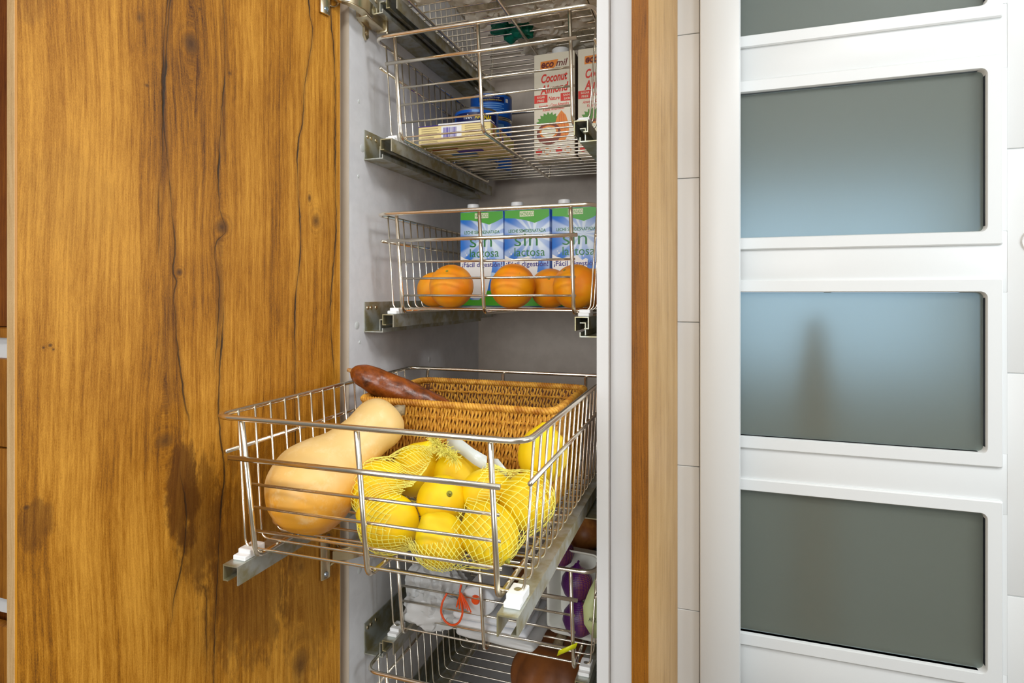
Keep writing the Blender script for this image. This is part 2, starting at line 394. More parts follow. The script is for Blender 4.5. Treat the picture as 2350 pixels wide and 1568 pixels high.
for a, b in PZ:
    box('stile', BX0, PX0, LY, LY + .034, a, b, WHITE_LACQ, door1); box('stile', PX1 + .0, stx, LY, LY + .034, a, b, WHITE_LACQ, door1)
    # raised rim with rounded opening
    bm = bmesh.new(); w = .030; r = .012
    def rr(x0, x1, z0, z1, r, y, n=5):
        P = []
        for cx_, cz, a0 in ((x1 - r, z1 - r, 0), (x0 + r, z1 - r, 90), (x0 + r, z0 + r, 180), (x1 - r, z0 + r, 270)):
            for k in range(n + 1):
                t = R(a0 + 90 * k / n); P.append(bm.verts.new((cx_ + r * math.cos(t), y, cz + r * math.sin(t))))
        return P
    yf = LY - .008
    loops = [rr(PX0 - w, PX1 + w, a - w, b + w, .003, LY + .001), rr(PX0 - w, PX1 + w, a - w, b + w, .003, yf + .003), rr(PX0 - w + .003, PX1 + w - .003, a - w + .003, b + w - .003, .003, yf),
             rr(PX0 - .002, PX1 + .002, a - .002, b + .002, r + .002, yf), rr(PX0, PX1, a, b, r, yf + .003), rr(PX0, PX1, a, b, r, LY + .034)]
    for A, B in zip(loops, loops[1:]):
        n_ = len(A)
        for k in range(n_): bm.faces.new((A[k], A[(k + 1) % n_], B[(k + 1) % n_], B[k]))
    bmesh.ops.recalc_face_normals(bm, faces=bm.faces)
    mesh_obj('pane_rim', bm, WHITE_LACQ, door1, angle=35)
    box('pane', PX0 + .0006, PX1 - .0006, LY + .010, LY + .016, a + .0006, b - .0006, FROST, door1)
pl = lathe('finger_pull', [(0, .001), (.018, .001), (.021, -.003), (.026, -.0035), (.028, -.001), (.028, .002)], base_mat('pull_metal', sr(225, 220, 215), .25, 1.0), door1, 40)
pl.rotation_euler = (R(90), 0, 0); pl.location = (.659, LY, 1.112); pl.scale = (1, 1, -1)

# room behind the sliding door: a lit window, dark floor, a brown stand near the glass
box('wall_far', XL, XR, 4.25, 4.3, 0, 2.5, WHITE_WALL); tag(bpy.data.objects['wall_far'], kind='structure')
box('wall_hall', -.75, -.70, 1.64, 4.25, 0, 2.5, mottled('hall_paint', sr(150, 146, 130), sr(144, 140, 124), 2, .7)); tag(bpy.data.objects['wall_hall'], kind='structure')
DAY = base_mat('daylight_window', (0, 0, 0, 1), .5)
DAY.node_tree.nodes['Principled BSDF'].inputs['Emission Color'].default_value = (.52, .74, 1.0, 1)
DAY.node_tree.nodes['Principled BSDF'].inputs['Emission Strength'].default_value = 1.45
w2 = empty('window_2', 'daylit window of the room behind the sliding door', 'window', (0, 0, 0), kind='structure')
for x0, x1 in ((.0, .68), (.72, 1.4)): box('pane', x0, x1, 4.20, 4.21, .50, 1.65, DAY, w2)
for q in ((-.05, 1.45, .45, .50), (-.05, 1.45, 1.65, 1.70), (-.05, .0, .50, 1.65), (.68, .72, .50, 1.65), (1.40, 1.45, .50, 1.65)):
    box('frame', q[0], q[1], 4.18, 4.25, q[2], q[3], WHITE_LACQ, w2)
box('floor_hall', -.70, XR, 1.64, 4.25, 0, .008, mottled('hall_floor', sr(150, 120, 70), sr(130, 100, 56), 6, .5)); tag(bpy.data.objects['floor_hall'], kind='structure')
STAND = mottled('brown_wood', sr(134, 78, 30), sr(108, 58, 18), 20, .6)
st = empty('wooden_stand', 'tall brown wooden stand blurred behind the frosted glass', 'stand', (.275, 1.84, 0))
lathe('post', [(0, 0), (.06, 0), (.06, .03), (.055, .60), (.046, .74), (.034, .83), (.020, .92), (0, .945)], STAND, st, 20)
lathe('base', [(0, 0), (.10, 0), (.10, .015), (.062, .03), (.055, .03)], STAND, st, 24)

# ceiling lamp housings, two of them added for the fill lamps
for i, (l, a, b, p, c) in enumerate(LIGHTS):
    t = empty('ceiling_or_added_fill_lamp', ['white square ceiling lamp nearest the pantry', 'added white fill lamp over the left of the kitchen', 'added white fill lamp over the sliding door side'][i], 'lamp', (l[0], l[1], 2.46), group='ceiling and added fill lamps')
    bm = bmesh.new()
    for q in ((-a / 2 - .03, a / 2 + .03, -b / 2 - .03, -b / 2), (-a / 2 - .03, a / 2 + .03, b / 2, b / 2 + .03), (-a / 2 - .03, -a / 2, -b / 2, b / 2), (a / 2, a / 2 + .03, -b / 2, b / 2)):
        add_box(bm, q[0], q[1], q[2], q[3], -.025, .04)
    mesh_obj('frame', bm, WHITE_PLASTIC, t, smooth=False)

# ------------------------------------------------------------------ pantry cabinet
CXL, CXR, CF, CB = -.547, -.147, .815, 1.372     # inner faces, front, back
cab = empty('pantry_cabinet', 'tall pantry cabinet with open wood door and grey interior', 'cabinet', (-.35, .82, 0))
def cpart(o): o.parent = cab; o.matrix_parent_inverse = Matrix.Translation((.35, -.82, 0)); return o
cpart(box('side_panel', CXL - .016, CXL, CF, CB, .10, 2.3, MELAM))
cpart(box('edge_band', CXL - .0165, CXL + .0003, CF - .0012, CF - .0001, .10, 2.3, mottled('beige_edge', sr(206, 190, 170), sr(198, 182, 160), 8, .5)))
cpart(box('side_panel', CXR, CXR + .016, CF - .012, CB, .10, 2.3, WHITE_EDGE))
cpart(box('side_lining', CXR - .0012, CXR - .0002, CF + .02, CB, .12, 2.28, MELAM))
cpart(box('back_panel', CXL - .016, CXR + .016, CB, CB + .008, .10, 2.3, mottled('back_board', sr(194, 180, 166), sr(186, 172, 158), 30, .5)))
cpart(box('top_panel', CXL, CXR, CF, CB, 2.284, 2.3, MELAM)); cpart(box('bottom_panel', CXL, CXR, CF, CB, .10, .116, MELAM))
cpart(box('plinth', CXL - .016, -.077, CF + .05, CF + .066, 0, .10, PANELWOOD))
cpart(box('filler_strip', CXR + .0165, -.0975, CF + .004, CF + .022, .10, 2.3, WHITE_EDGE))
cpart(box('end_panel', -.097, -.076, .78, 1.494, 0, 2.32, SIDEWOOD))
cpart(box('end_panel_edge', -.0972, -.0758, .7788, .7799, 0, 2.32, wood_mat('panel_edge', sr(158, 98, 20), sr(128, 76, 8), sr(74, 40, 2), gx=3)))
CAPM = base_mat('hole_cap', sr(205, 208, 206), .4)
for yy, zz, rr_ in ((.853, 1.2405, .0065), (.838, .948, .0065), (.845, 1.455, .006), (.843, 1.315, .003), (.842, 1.192, .003), (.846, .92, .003), (1.10, .865, .006), (.845, .545, .006), (.85, .60, .004)):
    o = lathe('hole_cap', [(0, .0008), (rr_ * .8, .0008), (rr_, 0.0)], CAPM, None, 20); o.rotation_euler = (0, R(90), 0); o.location = (CXL, yy, zz); cpart(o)

# the wooden door, hinged on the left, opened about 105 degrees
DA = R(-105)
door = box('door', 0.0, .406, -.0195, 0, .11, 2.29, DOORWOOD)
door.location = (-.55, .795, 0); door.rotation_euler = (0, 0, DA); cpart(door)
box('edge_band', .4061, .4072, -.0193, -.0002, .11, 2.29, EDGEWOOD, door)
box('edge_trim', .4048, .4064, -.0010, .0003, .11, 2.29, mottled('amber_trim', sr(196, 132, 20), sr(186, 122, 14), 5, .4), door)
box('hinge_edge_band', -.0011, -.0001, -.0193, -.0002, .11, 2.29, EDGEWOOD, door)
DM = Matrix.Translation((-.55, .795, 0)) @ Matrix.Rotation(DA, 4, 'Z')
def hinge(hz):
    # cup flange on the door
    box('hinge_plate', .022, .040, .0003, .005, hz - .034, hz + .034, NICKEL, door, .002, 2)
    for s in (-1, 1):
        c = lathe('hinge_screw', [(0, .0012), (.003, .0014), (.004, 0)], base_mat('zinc_screw', sr(190, 205, 220), .25, 1.0), door, 16)
        c.rotation_euler = (R(-90), 0, 0); c.location = (.030, .0052, hz + s * .026)
    c = lathe('hinge_cup', [(.017, 0), (.0175, .0025), (.016, .003), (.0145, .0), (.013, -.006), (0, -.008)], NICKEL, door, 28)
    c.rotation_euler = (R(-90), 0, 0); c.location = (.020, .0006, hz)
    # knuckle arm from the cup to the mounting plate (door coordinates)
    I = DM.inverted()
    P = [I @ Vector(p) for p in ((-.5485, .7735, hz), (-.532, .789, hz), (-.523, .812, hz), (-.527, .842, hz))]
    bm = bmesh.new(); wid = .011; A = []
    for k, p in enumerate(P):
        w_ = (.008, .010, .012, .012)[k]; th = (.0045, .0065, .008, .008)[k]
        d = (P[min(k + 1, 3)] - P[max(k - 1, 0)]).normalized(); nrm = Vector((-d.y, d.x, 0))
        A.append([bm.verts.new(p + nrm * sx * th + Vector((0, 0, sz * w_))) for sx, sz in ((-1, -1), (1, -1), (1, 1), (-1, 1))])
    for B, C in zip(A, A[1:]):
        for k in range(4): bm.faces.new((B[k], B[(k + 1) % 4], C[(k + 1) % 4], C[k]))
    bm.faces.new(list(reversed(A[0]))); bm.faces.new(A[-1])
    bmesh.ops.recalc_face_normals(bm, faces=bm.faces); bmesh.ops.bevel(bm, geom=list(bm.edges), offset=.0014, segments=2, affect='EDGES')
    mesh_obj('hinge_arm', bm, NICKEL, door, angle=40)
    # cover and arm body over the mounting plate
    M = I
    def wbox(name, x0, x1, y0, y1, z0, z1, bev=.001):
        bm = bmesh.new(); add_box(bm, x0, x1, y0, y1, z0, z1, bev, 2); bmesh.ops.transform(bm, matrix=M, verts=bm.verts)
        return mesh_obj(name, bm, NICKEL, door, angle=40)
    wbox('hinge_body', -.543, -.522, .828, .886, hz - .013, hz + .013)
    wbox('hinge_clip', -.540, -.519, .884, .891, hz - .015, hz + .010, .0015)
    tube('hinge_pin', [I @ Vector((-.521, .888, hz - .017)), I @ Vector((-.521, .888, hz + .014))], .0022, NICKEL, door, 8)
    for s in (-1, 1):
        bm = bmesh.new()
        pr = [(.838, 0), (.878, 0), (.878, s * .012), (.866, s * .016), (.866, s * .030), (.860, s * .036), (.854, s * .030), (.854, s * .016), (.838, s * .012)]
        A = [bm.verts.new((-.5468, y, hz + z)) for y, z in pr]; B = [bm.verts.new((-.5425, y, hz + z)) for y, z in pr]
        n_ = len(pr)
        for k in range(n_): bm.faces.new((A[k], A[(k + 1) % n_], B[(k + 1) % n_], B[k]))
        bm.faces.new(A); bm.faces.new(list(reversed(B))); bmesh.ops.recalc_face_normals(bm, faces=bm.faces)
        bmesh.ops.transform(bm, matrix=M, verts=bm.verts); mesh_obj('mounting_plate', bm, NICKEL, door, smooth=False)
        c = lathe('hinge_screw', [(0, .0022), (.003, .0020), (.0042, 0)], NICKEL, door, 16)
        c.matrix_local = M @ Matrix.Translation((-.5425, .860, hz + s * .024)) @ Matrix.Rotation(R(90), 4, 'Y')
hinge(1.458); hinge(.600)

# drawer cabinet further left, seen past the door's free edge
dc = empty('drawer_cabinet', 'dark wood drawer cabinet with open niche left of the pantry door', 'cabinet', (-1.35, .82, 0))
def dpart(o): o.parent = dc; o.matrix_parent_inverse = Matrix.Translation((1.35, -.82, 0)); return o
dpart(box('niche_back', -2.2, -.60, .86, .875, .93, 2.3, NICHEWOOD)); dpart(box('body', -2.2, -.60, .84, 1.4, .1, .93, NICHEWOOD))
dpart(box('shelf', -2.2, -.60, .806, .86, .911, .93, PANELWOOD, None, .001))
dpart(box('grip_profile', -2.2, -.60, .825, .84, .868, .911, WHITE_PLASTIC)); dpart(box('grip_profile', -2.2, -.60, .825, .84, .345, .385, WHITE_PLASTIC))
for a, b in ((.692, .868), (.387, .688), (.11, .330)):
    dpart(box('drawer_front', -2.2, -.60, .806, .825, a, b, PANELWOOD, None, .001))
dpart(box('plinth', -2.2, -.60, .87, .885, 0, .1, DARK))

# ------------------------------------------------------------------ wire baskets on runners
BX = -.340
RIMZ, NW = .156, 16
_wire = {}
def wm(key, fn):
    if key not in _wire: _wire[key] = fn()
    return _wire[key]
def tmesh(pts, r, sides=8, closed=False):
    bm = bmesh.new(); add_tube(bm, pts, r, sides, closed); me = bpy.data.meshes.new('wire'); bm.to_mesh(me); bm.free(); return me
def basket(label, y, z, rail0=.004):
    b = empty('wire_basket', label, 'basket', (BX, y, z), group='pull-out wire baskets in the pantry')
    hw = .181; D = .454
    rim = wm('rim', lambda: tmesh(fillet([(-hw, 0, RIMZ), (hw, 0, RIMZ), (hw, D, RIMZ), (-hw, D, RIMZ)], .022, 6, True), .0031, 10, True))
    link('rim', rim, CHROME, b)
    for xx in (-.1445, 0, .1445):
        up = wm('up', lambda: tmesh(fillet([(0, .003, RIMZ - .003), (0, .024, -.0045), (0, D - .022, -.0045), (0, D - .003, RIMZ - .003)], .012, 5), .0030, 10))
        o = link('upright', up, CHROME, b); o.location = (xx, 0, 0)
    fb = wm('fb', lambda: tmesh([(-.160, .001, .112), (.155, .001, .112)], .0029, 10)); link('front_bar', fb, CHROME, b)
    bb = wm('bb', lambda: tmesh([(-.160, D - .001, .112), (.155, D - .001, .112)], .0029, 8)); link('back_bar', bb, CHROME, b)
    for s in (-1, 1):
        sb = wm('sb', lambda: tmesh([(0, .016, .113), (0, D - .012, .113)], .0026, 10)); o = link('side_bar', sb, CHROME, b); o.location = (s * .1795, 0, 0)
    for k, zz in enumerate((.078, .051, .023)):
        yy = .006 + (RIMZ - zz) / RIMZ * .021 + .0048
        fw = wm('fw%d' % k, lambda: tmesh([(-.147, yy, zz), (.147, yy, zz)], .0018, 8)); link('front_wire', fw, CHROME, b)
        bw = wm('bw%d' % k, lambda: tmesh([(-.147, D - yy, zz), (.147, D - yy, zz)], .0018, 6)); link('back_wire', bw, CHROME, b)
    sw = wm('sw', lambda: tmesh(fillet([(-.1785, 0, RIMZ + .001), (-.168, 0, 0), (.168, 0, 0), (.1785, 0, RIMZ + .001)], .011, 5), .0015, 7))
    for k in range(NW):
        o = link('side_wire', sw, CHROME, b); o.location = (0, .034 + .0262 * k, 0)
    for s in (-1, 1):
        t = .0016; wd = .0105; top = -.0080; bt = -.029
        pr = [(-wd, bt), (-wd, top), (wd, top), (wd, bt + .003), (wd * .35, bt + .003), (wd * .35, bt + .003 + t), (wd - t, bt + .003 + t), (wd - t, top - t), (-wd + t, top - t), (-wd + t, bt)]
        key = 'rail%d_%g' % (s, rail0)
        o = wm(key, lambda: None) if key in _wire and _wire[key] else None
        r_ = extrude_profile('rail', [(p[0] * s, p[1]) for p in pr], rail0, .47, STEEL, b); r_.location = (s * .161, 0, 0)
        cm = wm('clip', lambda: clip_mesh()); c = link('clip', cm, WHITE_PLASTIC, b, smooth=False); c.location = (s * .161, .030, -.0079)
        sc = wm('clipscrew', lambda: screw_mesh()); q = link('screw', sc, STEEL, c); q.location = (0, .006, .0102)
    return b
def clip_mesh():
    bm = bmesh.new(); add_box(bm, -.0085, .0085, -.006, .018, 0, .010, .0012, 2); add_box(bm, -.0085, .0085, -.014, -.005, 0, .0055, .001, 1)
    me = bpy.data.meshes.new('clip'); bm.to_mesh(me); bm.free(); return me
def screw_mesh():
    bm = bmesh.new(); add_lathe(bm, [(0, 0), (.0035, 0), (.0045, -.0005), (.0045, -.002)], 16); me = bpy.data.meshes.new('s'); bm.to_mesh(me); bm.free(); return me
def brackets(z, y0=.8585, length=.44):
    for s in (-1, 1):
        wall = CXL if s < 0 else CXR
        t = .0016; d = -s           # direction into the cabinet
        L = lambda q: wall + d * q
        pr = [(0.0005, .012), (.0021, .012), (.0021, -.0365), (.034, -.0365), (.034, -.031), (.0356, -.031), (.0356, -.0381), (.0005, -.0381)]
        o = extrude_profile('wall_bracket', [(L(p[0]) - wall, p[1]) for p in pr], 0, length, STEEL, None); o.location = (wall, y0, z); cpart(o)
        # runner inside the moving rail
        pr = [(.027, -.0385 + .003), (.0285, -.0355), (.0285, -.018), (.036, -.018), (.036, -.0165), (.027, -.0165)]
        o2 = extrude_profile('runner', [(L(p[0]) - wall, p[1]) for p in pr], .004, length - .02, STEEL, o)
        for q in (.008, .018, .034):
            c = lathe('screw', [(0, .0014), (.003, .0012), (.0036, 0)], NICKEL, o, 14); c.rotation_euler = (0, R(90 * d), 0); c.location = (d * .0021, q, .002)

b0 = basket('topmost wire basket filled with crumpled plastic bags', .865, 1.500)
b1 = basket('wire basket holding blue tins and coconut almond cartons', .847, 1.2605)
b2 = basket('wire basket holding oranges and green milk cartons', .853, .974)
b3 = basket('wire basket pulled far out with lemons, squash and wicker', .517, .7085)
b4 = basket('wire basket with white plastic bags under the pulled-out one', .853, .4385)
b5 = basket('lowest wire basket with a pumpkin inside', .822, .244)
for z in (1.500, 1.2605, .974, .7085, .4385, .244): brackets(z)

# ------------------------------------------------------------------ second shelf: oranges and milk cartons
def orange_mat():
    m = base_mat('orange_peel', sr(255, 160, 2), .38); nt = m.node_tree; x, y, z = ocoord(nt)
    n = noisev(nt, x, y, z, 30, 3); c = mixc(nt, n.step(.35, .7), sr(255, 166, 2), sr(252, 140, 1))
    n2 = noisev(nt, x + 3, y, z, 60, 4, .7); c = mixc(nt, n2.step(.70, .78) * .8, c, sr(150, 70, 10))
    setcol(m, c)
    v = nt.nodes.new('ShaderNodeTexVoronoi'); v.inputs['Scale'].default_value = 520
    bump(m, X(nt, v.outputs[0]), .35, .0005)
    m.node_tree.nodes['Principled BSDF'].inputs['Subsurface Weight'].default_value = .08
    m.node_tree.nodes['Principled BSDF'].inputs['Subsurface Radius'].default_value = (.01, .004, .001)
    return m
ORANGE = orange_mat(); STEMG = mottled('stem_green', sr(160, 156, 50), sr(112, 108, 34), 300, .7)
def orange(label, x, y, z0, r, tilt):
    prof = []
    for k in range(25):
        t = math.pi * k / 24; rr_ = r * math.sin(t); zz = -r * .97 * math.cos(t)
        if k > 21: zz -= (.0022 * ((k - 21) / 3) ** 1.5)
        prof.append((rr_ if 0 < k < 24 else 0, zz))
    b = empty('orange', label, 'orange', (x, y, z0 + r * .97), group='oranges in the wire basket')
    o = lathe('peel', prof, ORANGE, b, 40, None); o.rotation_euler = tilt
    s = lathe('stem_button', [(0, .0018), (.0022, .0012), (.003, -.001)], STEMG, b, 10); s.rotation_euler = tilt
    s.location = Matrix.Rotation(tilt[2], 3, 'Z') @ Matrix.Rotation(tilt[1], 3, 'Y') @ Matrix.Rotation(tilt[0], 3, 'X') @ Vector((0, 0, r * .97 - .0024))
    return b
OZ = .974 + .0016
orange('orange at the left end of its basket, half behind another', -.4790, .986, OZ, .0325, (.9, .5, 0))
orange('orange with a small scar left of the middle upright', -.4195, .928, OZ, .0378, (.75, .1, 0))
orange('orange standing alone between the middle and right uprights', -.3105, .932, OZ, .0378, (.2, -.9, 0))
orange('orange wedged behind the front right one', -.262, .990, OZ, .0345, (1.0, .3, 0))
orange('orange behind the right front upright of its basket', -.2045, .930, OZ, .0365, (.5, -.5, 0))
orange('orange at the far right, nearly hidden by the cabinet frame', -.193, 1.0065, OZ, .0345, (.4, .9, 0))

GREEN = base_mat('print_green', sr(70, 168, 24), .4); DGREEN = base_mat('print_dark_green', sr(20, 120, 40), .4)
CREAM = base_mat('print_cream', sr(240, 236, 205), .4); NAVY = base_mat('print_navy', sr(58, 40, 130), .4); MILKW = base_mat('print_milk', sr(246, 242, 236), .4)
PALE = base_mat('print_pale_blue', sr(186, 214, 242), .4)
def blue_rays():
    m = base_mat('carton_blue', sr(70, 140, 220), .35); nt = m.node_tree; x, y, z = ocoord(nt)
    dx = x - .058; dz = z - .135; a = dz.atan2(dx); d = (dx.pow(2) + dz.pow(2)).sqrt()
    ray = (a * 11 + (a * 3).sin() * 2).sin() * .5 + .5
    glow = 1 - d.step(.004, .06)
    c = mixc(nt, (ray.step(.35, .9) * .5 + glow * .75).clamp(), sr(48, 122, 214), sr(225, 238, 250))
    setcol(m, c); return m
BLUER = blue_rays()
def milk(label, x0):
    W, Dp, H = .0895, .062, .1835; y0, z0 = 1.07, .974 + .0016
    t = empty('milk_carton', label, 'carton', (x0, y0, z0), group='milk cartons standing behind the oranges')
    box('body', 0, W, 0, Dp, 0, H, BLUER, t, .0015, 2)
    box('top_fold', .0015, W - .0015, .026, .036, H, H + .0022, GREEN, t, .0005, 1)
    lathe('cap', [(0, .0165), (.0105, .0165), (.0118, .0155), (.0122, .001), (.0135, 0), (.0135, -.001)], WHITE_PLASTIC, t, 28).location = (.019, .022, H + .001)
    e = -.0002
    flat('green_band', [(0.001, H - .001), (0.001, H - .0155), (.022, H - .0165), (.042, H - .0205), (.0605, H - .0262), (.075, H - .021), (W - .001, H - .0145), (W - .001, H - .001)], e, GREEN, t)
    flat('brand_plate', [(.031, H - .0035), (.059, H - .0035), (.059, H - .0135), (.031, H - .0135)], e * 2, CREAM, t)
    text('lettering', 'HACENDADO', .045, H - .0085, .0265, .0072, e * 3, GREEN, t, .012)
    text('lettering', 'LECHE SEMIDESNATADA', .0455, H - .0405, .073, .0062, e * 2, DGREEN, t, .012)
    text('lettering', 'sin', .0435, H - .0575, .046, .0235, e * 2, DGREEN, t, -.006)
    text('lettering', 'lactosa', .0505, H - .0805, .060, .0160, e * 2, DGREEN, t, .0)
    wv = [(.001, H - .086), (.01, H - .091), (.02, H - .0935), (.03, H - .092), (.04, H - .0905), (.048, H - .088), (.053, H - .094), (.058, H - .0975), (.064, H - .094), (.068, H - .096)]
    flat('milk_glass', wv + [(.066, H - .115), (.058, H - .150), (.052, H - .168), (.022, H - .168), (.010, H - .13), (.001, H - .11)], e * 1.5, MILKW, t)
    for q, r_ in (((.014, H - .084), .0016), ((.071, H - .086), .0014), ((.011, H - .080), .001), ((.060, H - .090), .0012)):
        flat('milk_drop', [(q[0] + r_ * math.cos(k * .7854), q[1] + r_ * math.sin(k * .7854)) for k in range(8)], e * 1.5, MILKW, t)
    text('lettering', '¡Fácil digestión!', .0455, H - .1045, .083, .0125, e * 3, NAVY, t, .016)
    flat('green_field', [(.001, .001), (W - .001, .001), (W - .001, .034), (.068, .030), (.055, .030), (.04, .012), (.024, .012), (.001, .028)], e, GREEN, t)
    for k in range(12): flat('pale_wave', [(.066 + .02 * math.cos(q) , .052 + .013 * math.sin(q)) for q in [R(180 - k_ * 20) for k_ in range(10)]], e * 1.2, PALE, t) if k == 0 else None
    text('lettering', '0% lactosa', .017, .0235, .018, .004, e * 3, DGREEN, t) if False else None
    return t
milk('milk carton at the left, under the basket\'s middle upright', -.4650)
milk('middle milk carton with its whole front label showing', -.3736)
milk('milk carton at the right, cut by the cabinet frame', -.2800)

# ------------------------------------------------------------------ upper shelf: tins, flat box, coconut cartons
BZ = 1.2605 + .0016
TINB = base_mat('tin_blue', sr(20, 96, 196), .3); TINN = base_mat('tin_navy', sr(16, 28, 84), .3); TINM = base_mat('tin_metal', sr(200, 196, 186), .25, 1.0)
TWH = base_mat('print_white', sr(240, 240, 240), .4); TYE = base_mat('print_yellow', sr(250, 214, 10), .4); PLB = base_mat('print_light_blue', sr(120, 176, 236), .4)
def wrap(o, r):      # bend a flat print (x,z) round the tin's front
    for v in o.data.vertices:
        a = v.co.x / r; v.co = Vector((r * math.sin(a), -r * math.cos(a), v.co.z))
    return o
def strip(name, x0, x1, z0, z1, r, mat, t, n=12):
    bm = bmesh.new(); A = [(bm.verts.new((x0 + (x1 - x0) * k / n, 0, z0)), bm.verts.new((x0 + (x1 - x0) * k / n, 0, z1))) for k in range(n + 1)]
    for a, b in zip(A, A[1:]): bm.faces.new((a[0], b[0], b[1], a[1]))
    return wrap(mesh_obj(name, bm, mat, t), r)
def tin(label, x, y, z, r, h, kind):
    t = empty('pineapple_tin', label, 'tin', (x, y, z), group='blue pineapple tins')
    lathe('can', [(0, .003), (r - .004, .003), (r - .003, 0), (r, 0), (r + .0008, .002), (r - .0006, .004), (r - .0006, h - .004), (r + .0008, h - .002), (r, h), (r - .003, h), (r - .004, h - .003), (0, h - .003)], TINM, t, 48)
    lathe('paper_label', [(r, .0045), (r + .0001, .005), (r + .0001, h - .005), (r, h - .0045)], TINB, t, 48)
    if kind == 'front':
        strip('navy_band', -.050, .050, h - .060, h - .0105, r + .0003, TINN, t)
        wrap(text('lettering', 'PIÑA', -.0165, h - .0185, .0175, .0100, 0, TWH, t, .03), r + .0006)
        wrap(text('lettering', 'ANANÁS', .0155, h - .0185, .036, .0100, 0, TYE, t, .03), r + .0006)
        strip('pale_patch', -.008, .006, h - .0098, h - .0055, r + .0004, PLB, t, 4)
    elif kind == 'back':
        strip('navy_band', -.028, .030, h - .022, h - .010, r + .0003, TINN, t)
        wrap(text('lettering', 'Piña en Rodajas en su jugo', .001, h - .0125, .036, .003, 0, TWH, t), r + .0006)
        wrap(text('lettering', 'Ananás em Rodelas em Sumo', .001, h - .0175, .046, .003, 0, TYE, t), r + .0006)
        for k in range(4): strip('text_line', -.028, .030 - .006 * (k % 2), h - .0262 - .0045 * k, h - .0245 - .0045 * k, r + .0003, PLB, t, 8)
        strip('pale_patch', .034, .042, h - .020, h - .012, r + .0003, TWH, t, 4)
    else:
        strip('text_line', -.02, .030, h - .022, h - .012, r + .0003, PLB, t, 8); strip('pale_patch', .016, .032, h - .050, h - .030, r + .0003, TWH, t, 4)
        strip('navy_band', -.03, .03, h - .090, h - .060, r + .0003, TINN, t)
    for o in t.children: o.rotation_euler = (0, 0, R(20))
    return t
tin('blue pineapple tin lettered in white and yellow behind the flat box', -.456, 1.1335, BZ, .0445, .108, 'front')
tin('lower blue tin at the back carrying another tin', -.459, 1.2275, BZ, .0455, .113, 'low')
tin('blue tin stacked on top of the rear tin', -.459, 1.2275, BZ + .1132, .0455, .056, 'back')

BOXC = base_mat('box_cream', sr(240, 218, 150), .5); PURP = base_mat('print_purple', sr(70, 40, 160), .5); TXT = base_mat('print_grey_text', sr(160, 140, 100), .6)
OLIVE = base_mat('print_olive', sr(170, 165, 70), .5); BRN = base_mat('print_brown', sr(150, 80, 30), .5); TEAL = base_mat('print_teal', sr(30, 110, 170), .5)
fb_ = empty('flat_box', 'flat cream cardboard box with a purple barcode', 'box', (-.491, .945, BZ), R(1.5))
FW, FD, FH = .135, .138, .0335
box('body', 0, FW, 0, FD, 0, FH - .0015, BOXC, fb_, .0008, 1)
box('lid', -.0005, FW + .0005, .0, FD, FH - .0014, FH, PURP, fb_, .0004, 1)
box('flap', .038, FW + .0006, -.0008, .02, FH - .001, FH + .0018, TWH, fb_, .0004, 1)
e = -.0003
flat('barcode_ground', [(.044, .008), (.082, .008), (.082, .0305), (.044, .0305)], e, TWH, fb_)
xx = .048
for k in range(14):
    w_ = random.choice((.0007, .0012, .0018)); flat('barcode_bar', [(xx, .011), (xx + w_, .011), (xx + w_, .028), (xx, .028)], e * 2, PURP, fb_); xx += w_ + random.choice((.0007, .0012))
for k in range(7):
    zz = .005 + .0037 * k
    for xa, xb in ((.006, .040 - random.random() * .012), (.088, .128 - random.random() * .012)):
        flat('text_line', [(xa, zz), (xb, zz), (xb, zz + .0009), (xa, zz + .0009)], e, TXT, fb_)
bm = bmesh.new(); add_box(bm, FW + .0002, FW + .0006, .004, FD - .004, .003, FH - .004); mesh_obj('side_print', bm, OLIVE, fb_, smooth=False)
for y0, y1, z0, z1, mm in ((.01, .02, .01, .03, BRN), (.03, .045, .016, .03, TEAL), (.06, .07, .006, .024, PURP), (.05, .056, .01, .03, BRN)):
    bm = bmesh.new(); add_box(bm, FW + .0007, FW + .0009, y0, y1, z0, z1); mesh_obj('side_print', bm, mm, fb_, smooth=False)
for x0, x1, y0, y1, mm in ((.004, .13, .004, .03, OLIVE), (.01, .06, .034, .05, BRN), (.05, .10, .054, .066, PURP), (.03, .08, .074, .088, TEAL), (.03, .075, .096, .106, TEAL), (.004, .13, .112, .134, OLIVE)):
    bm = bmesh.new(); add_box(bm, x0, x1, y0, y1, -.0004, -.0001); mesh_obj('base_print', bm, mm, fb_, smooth=False)

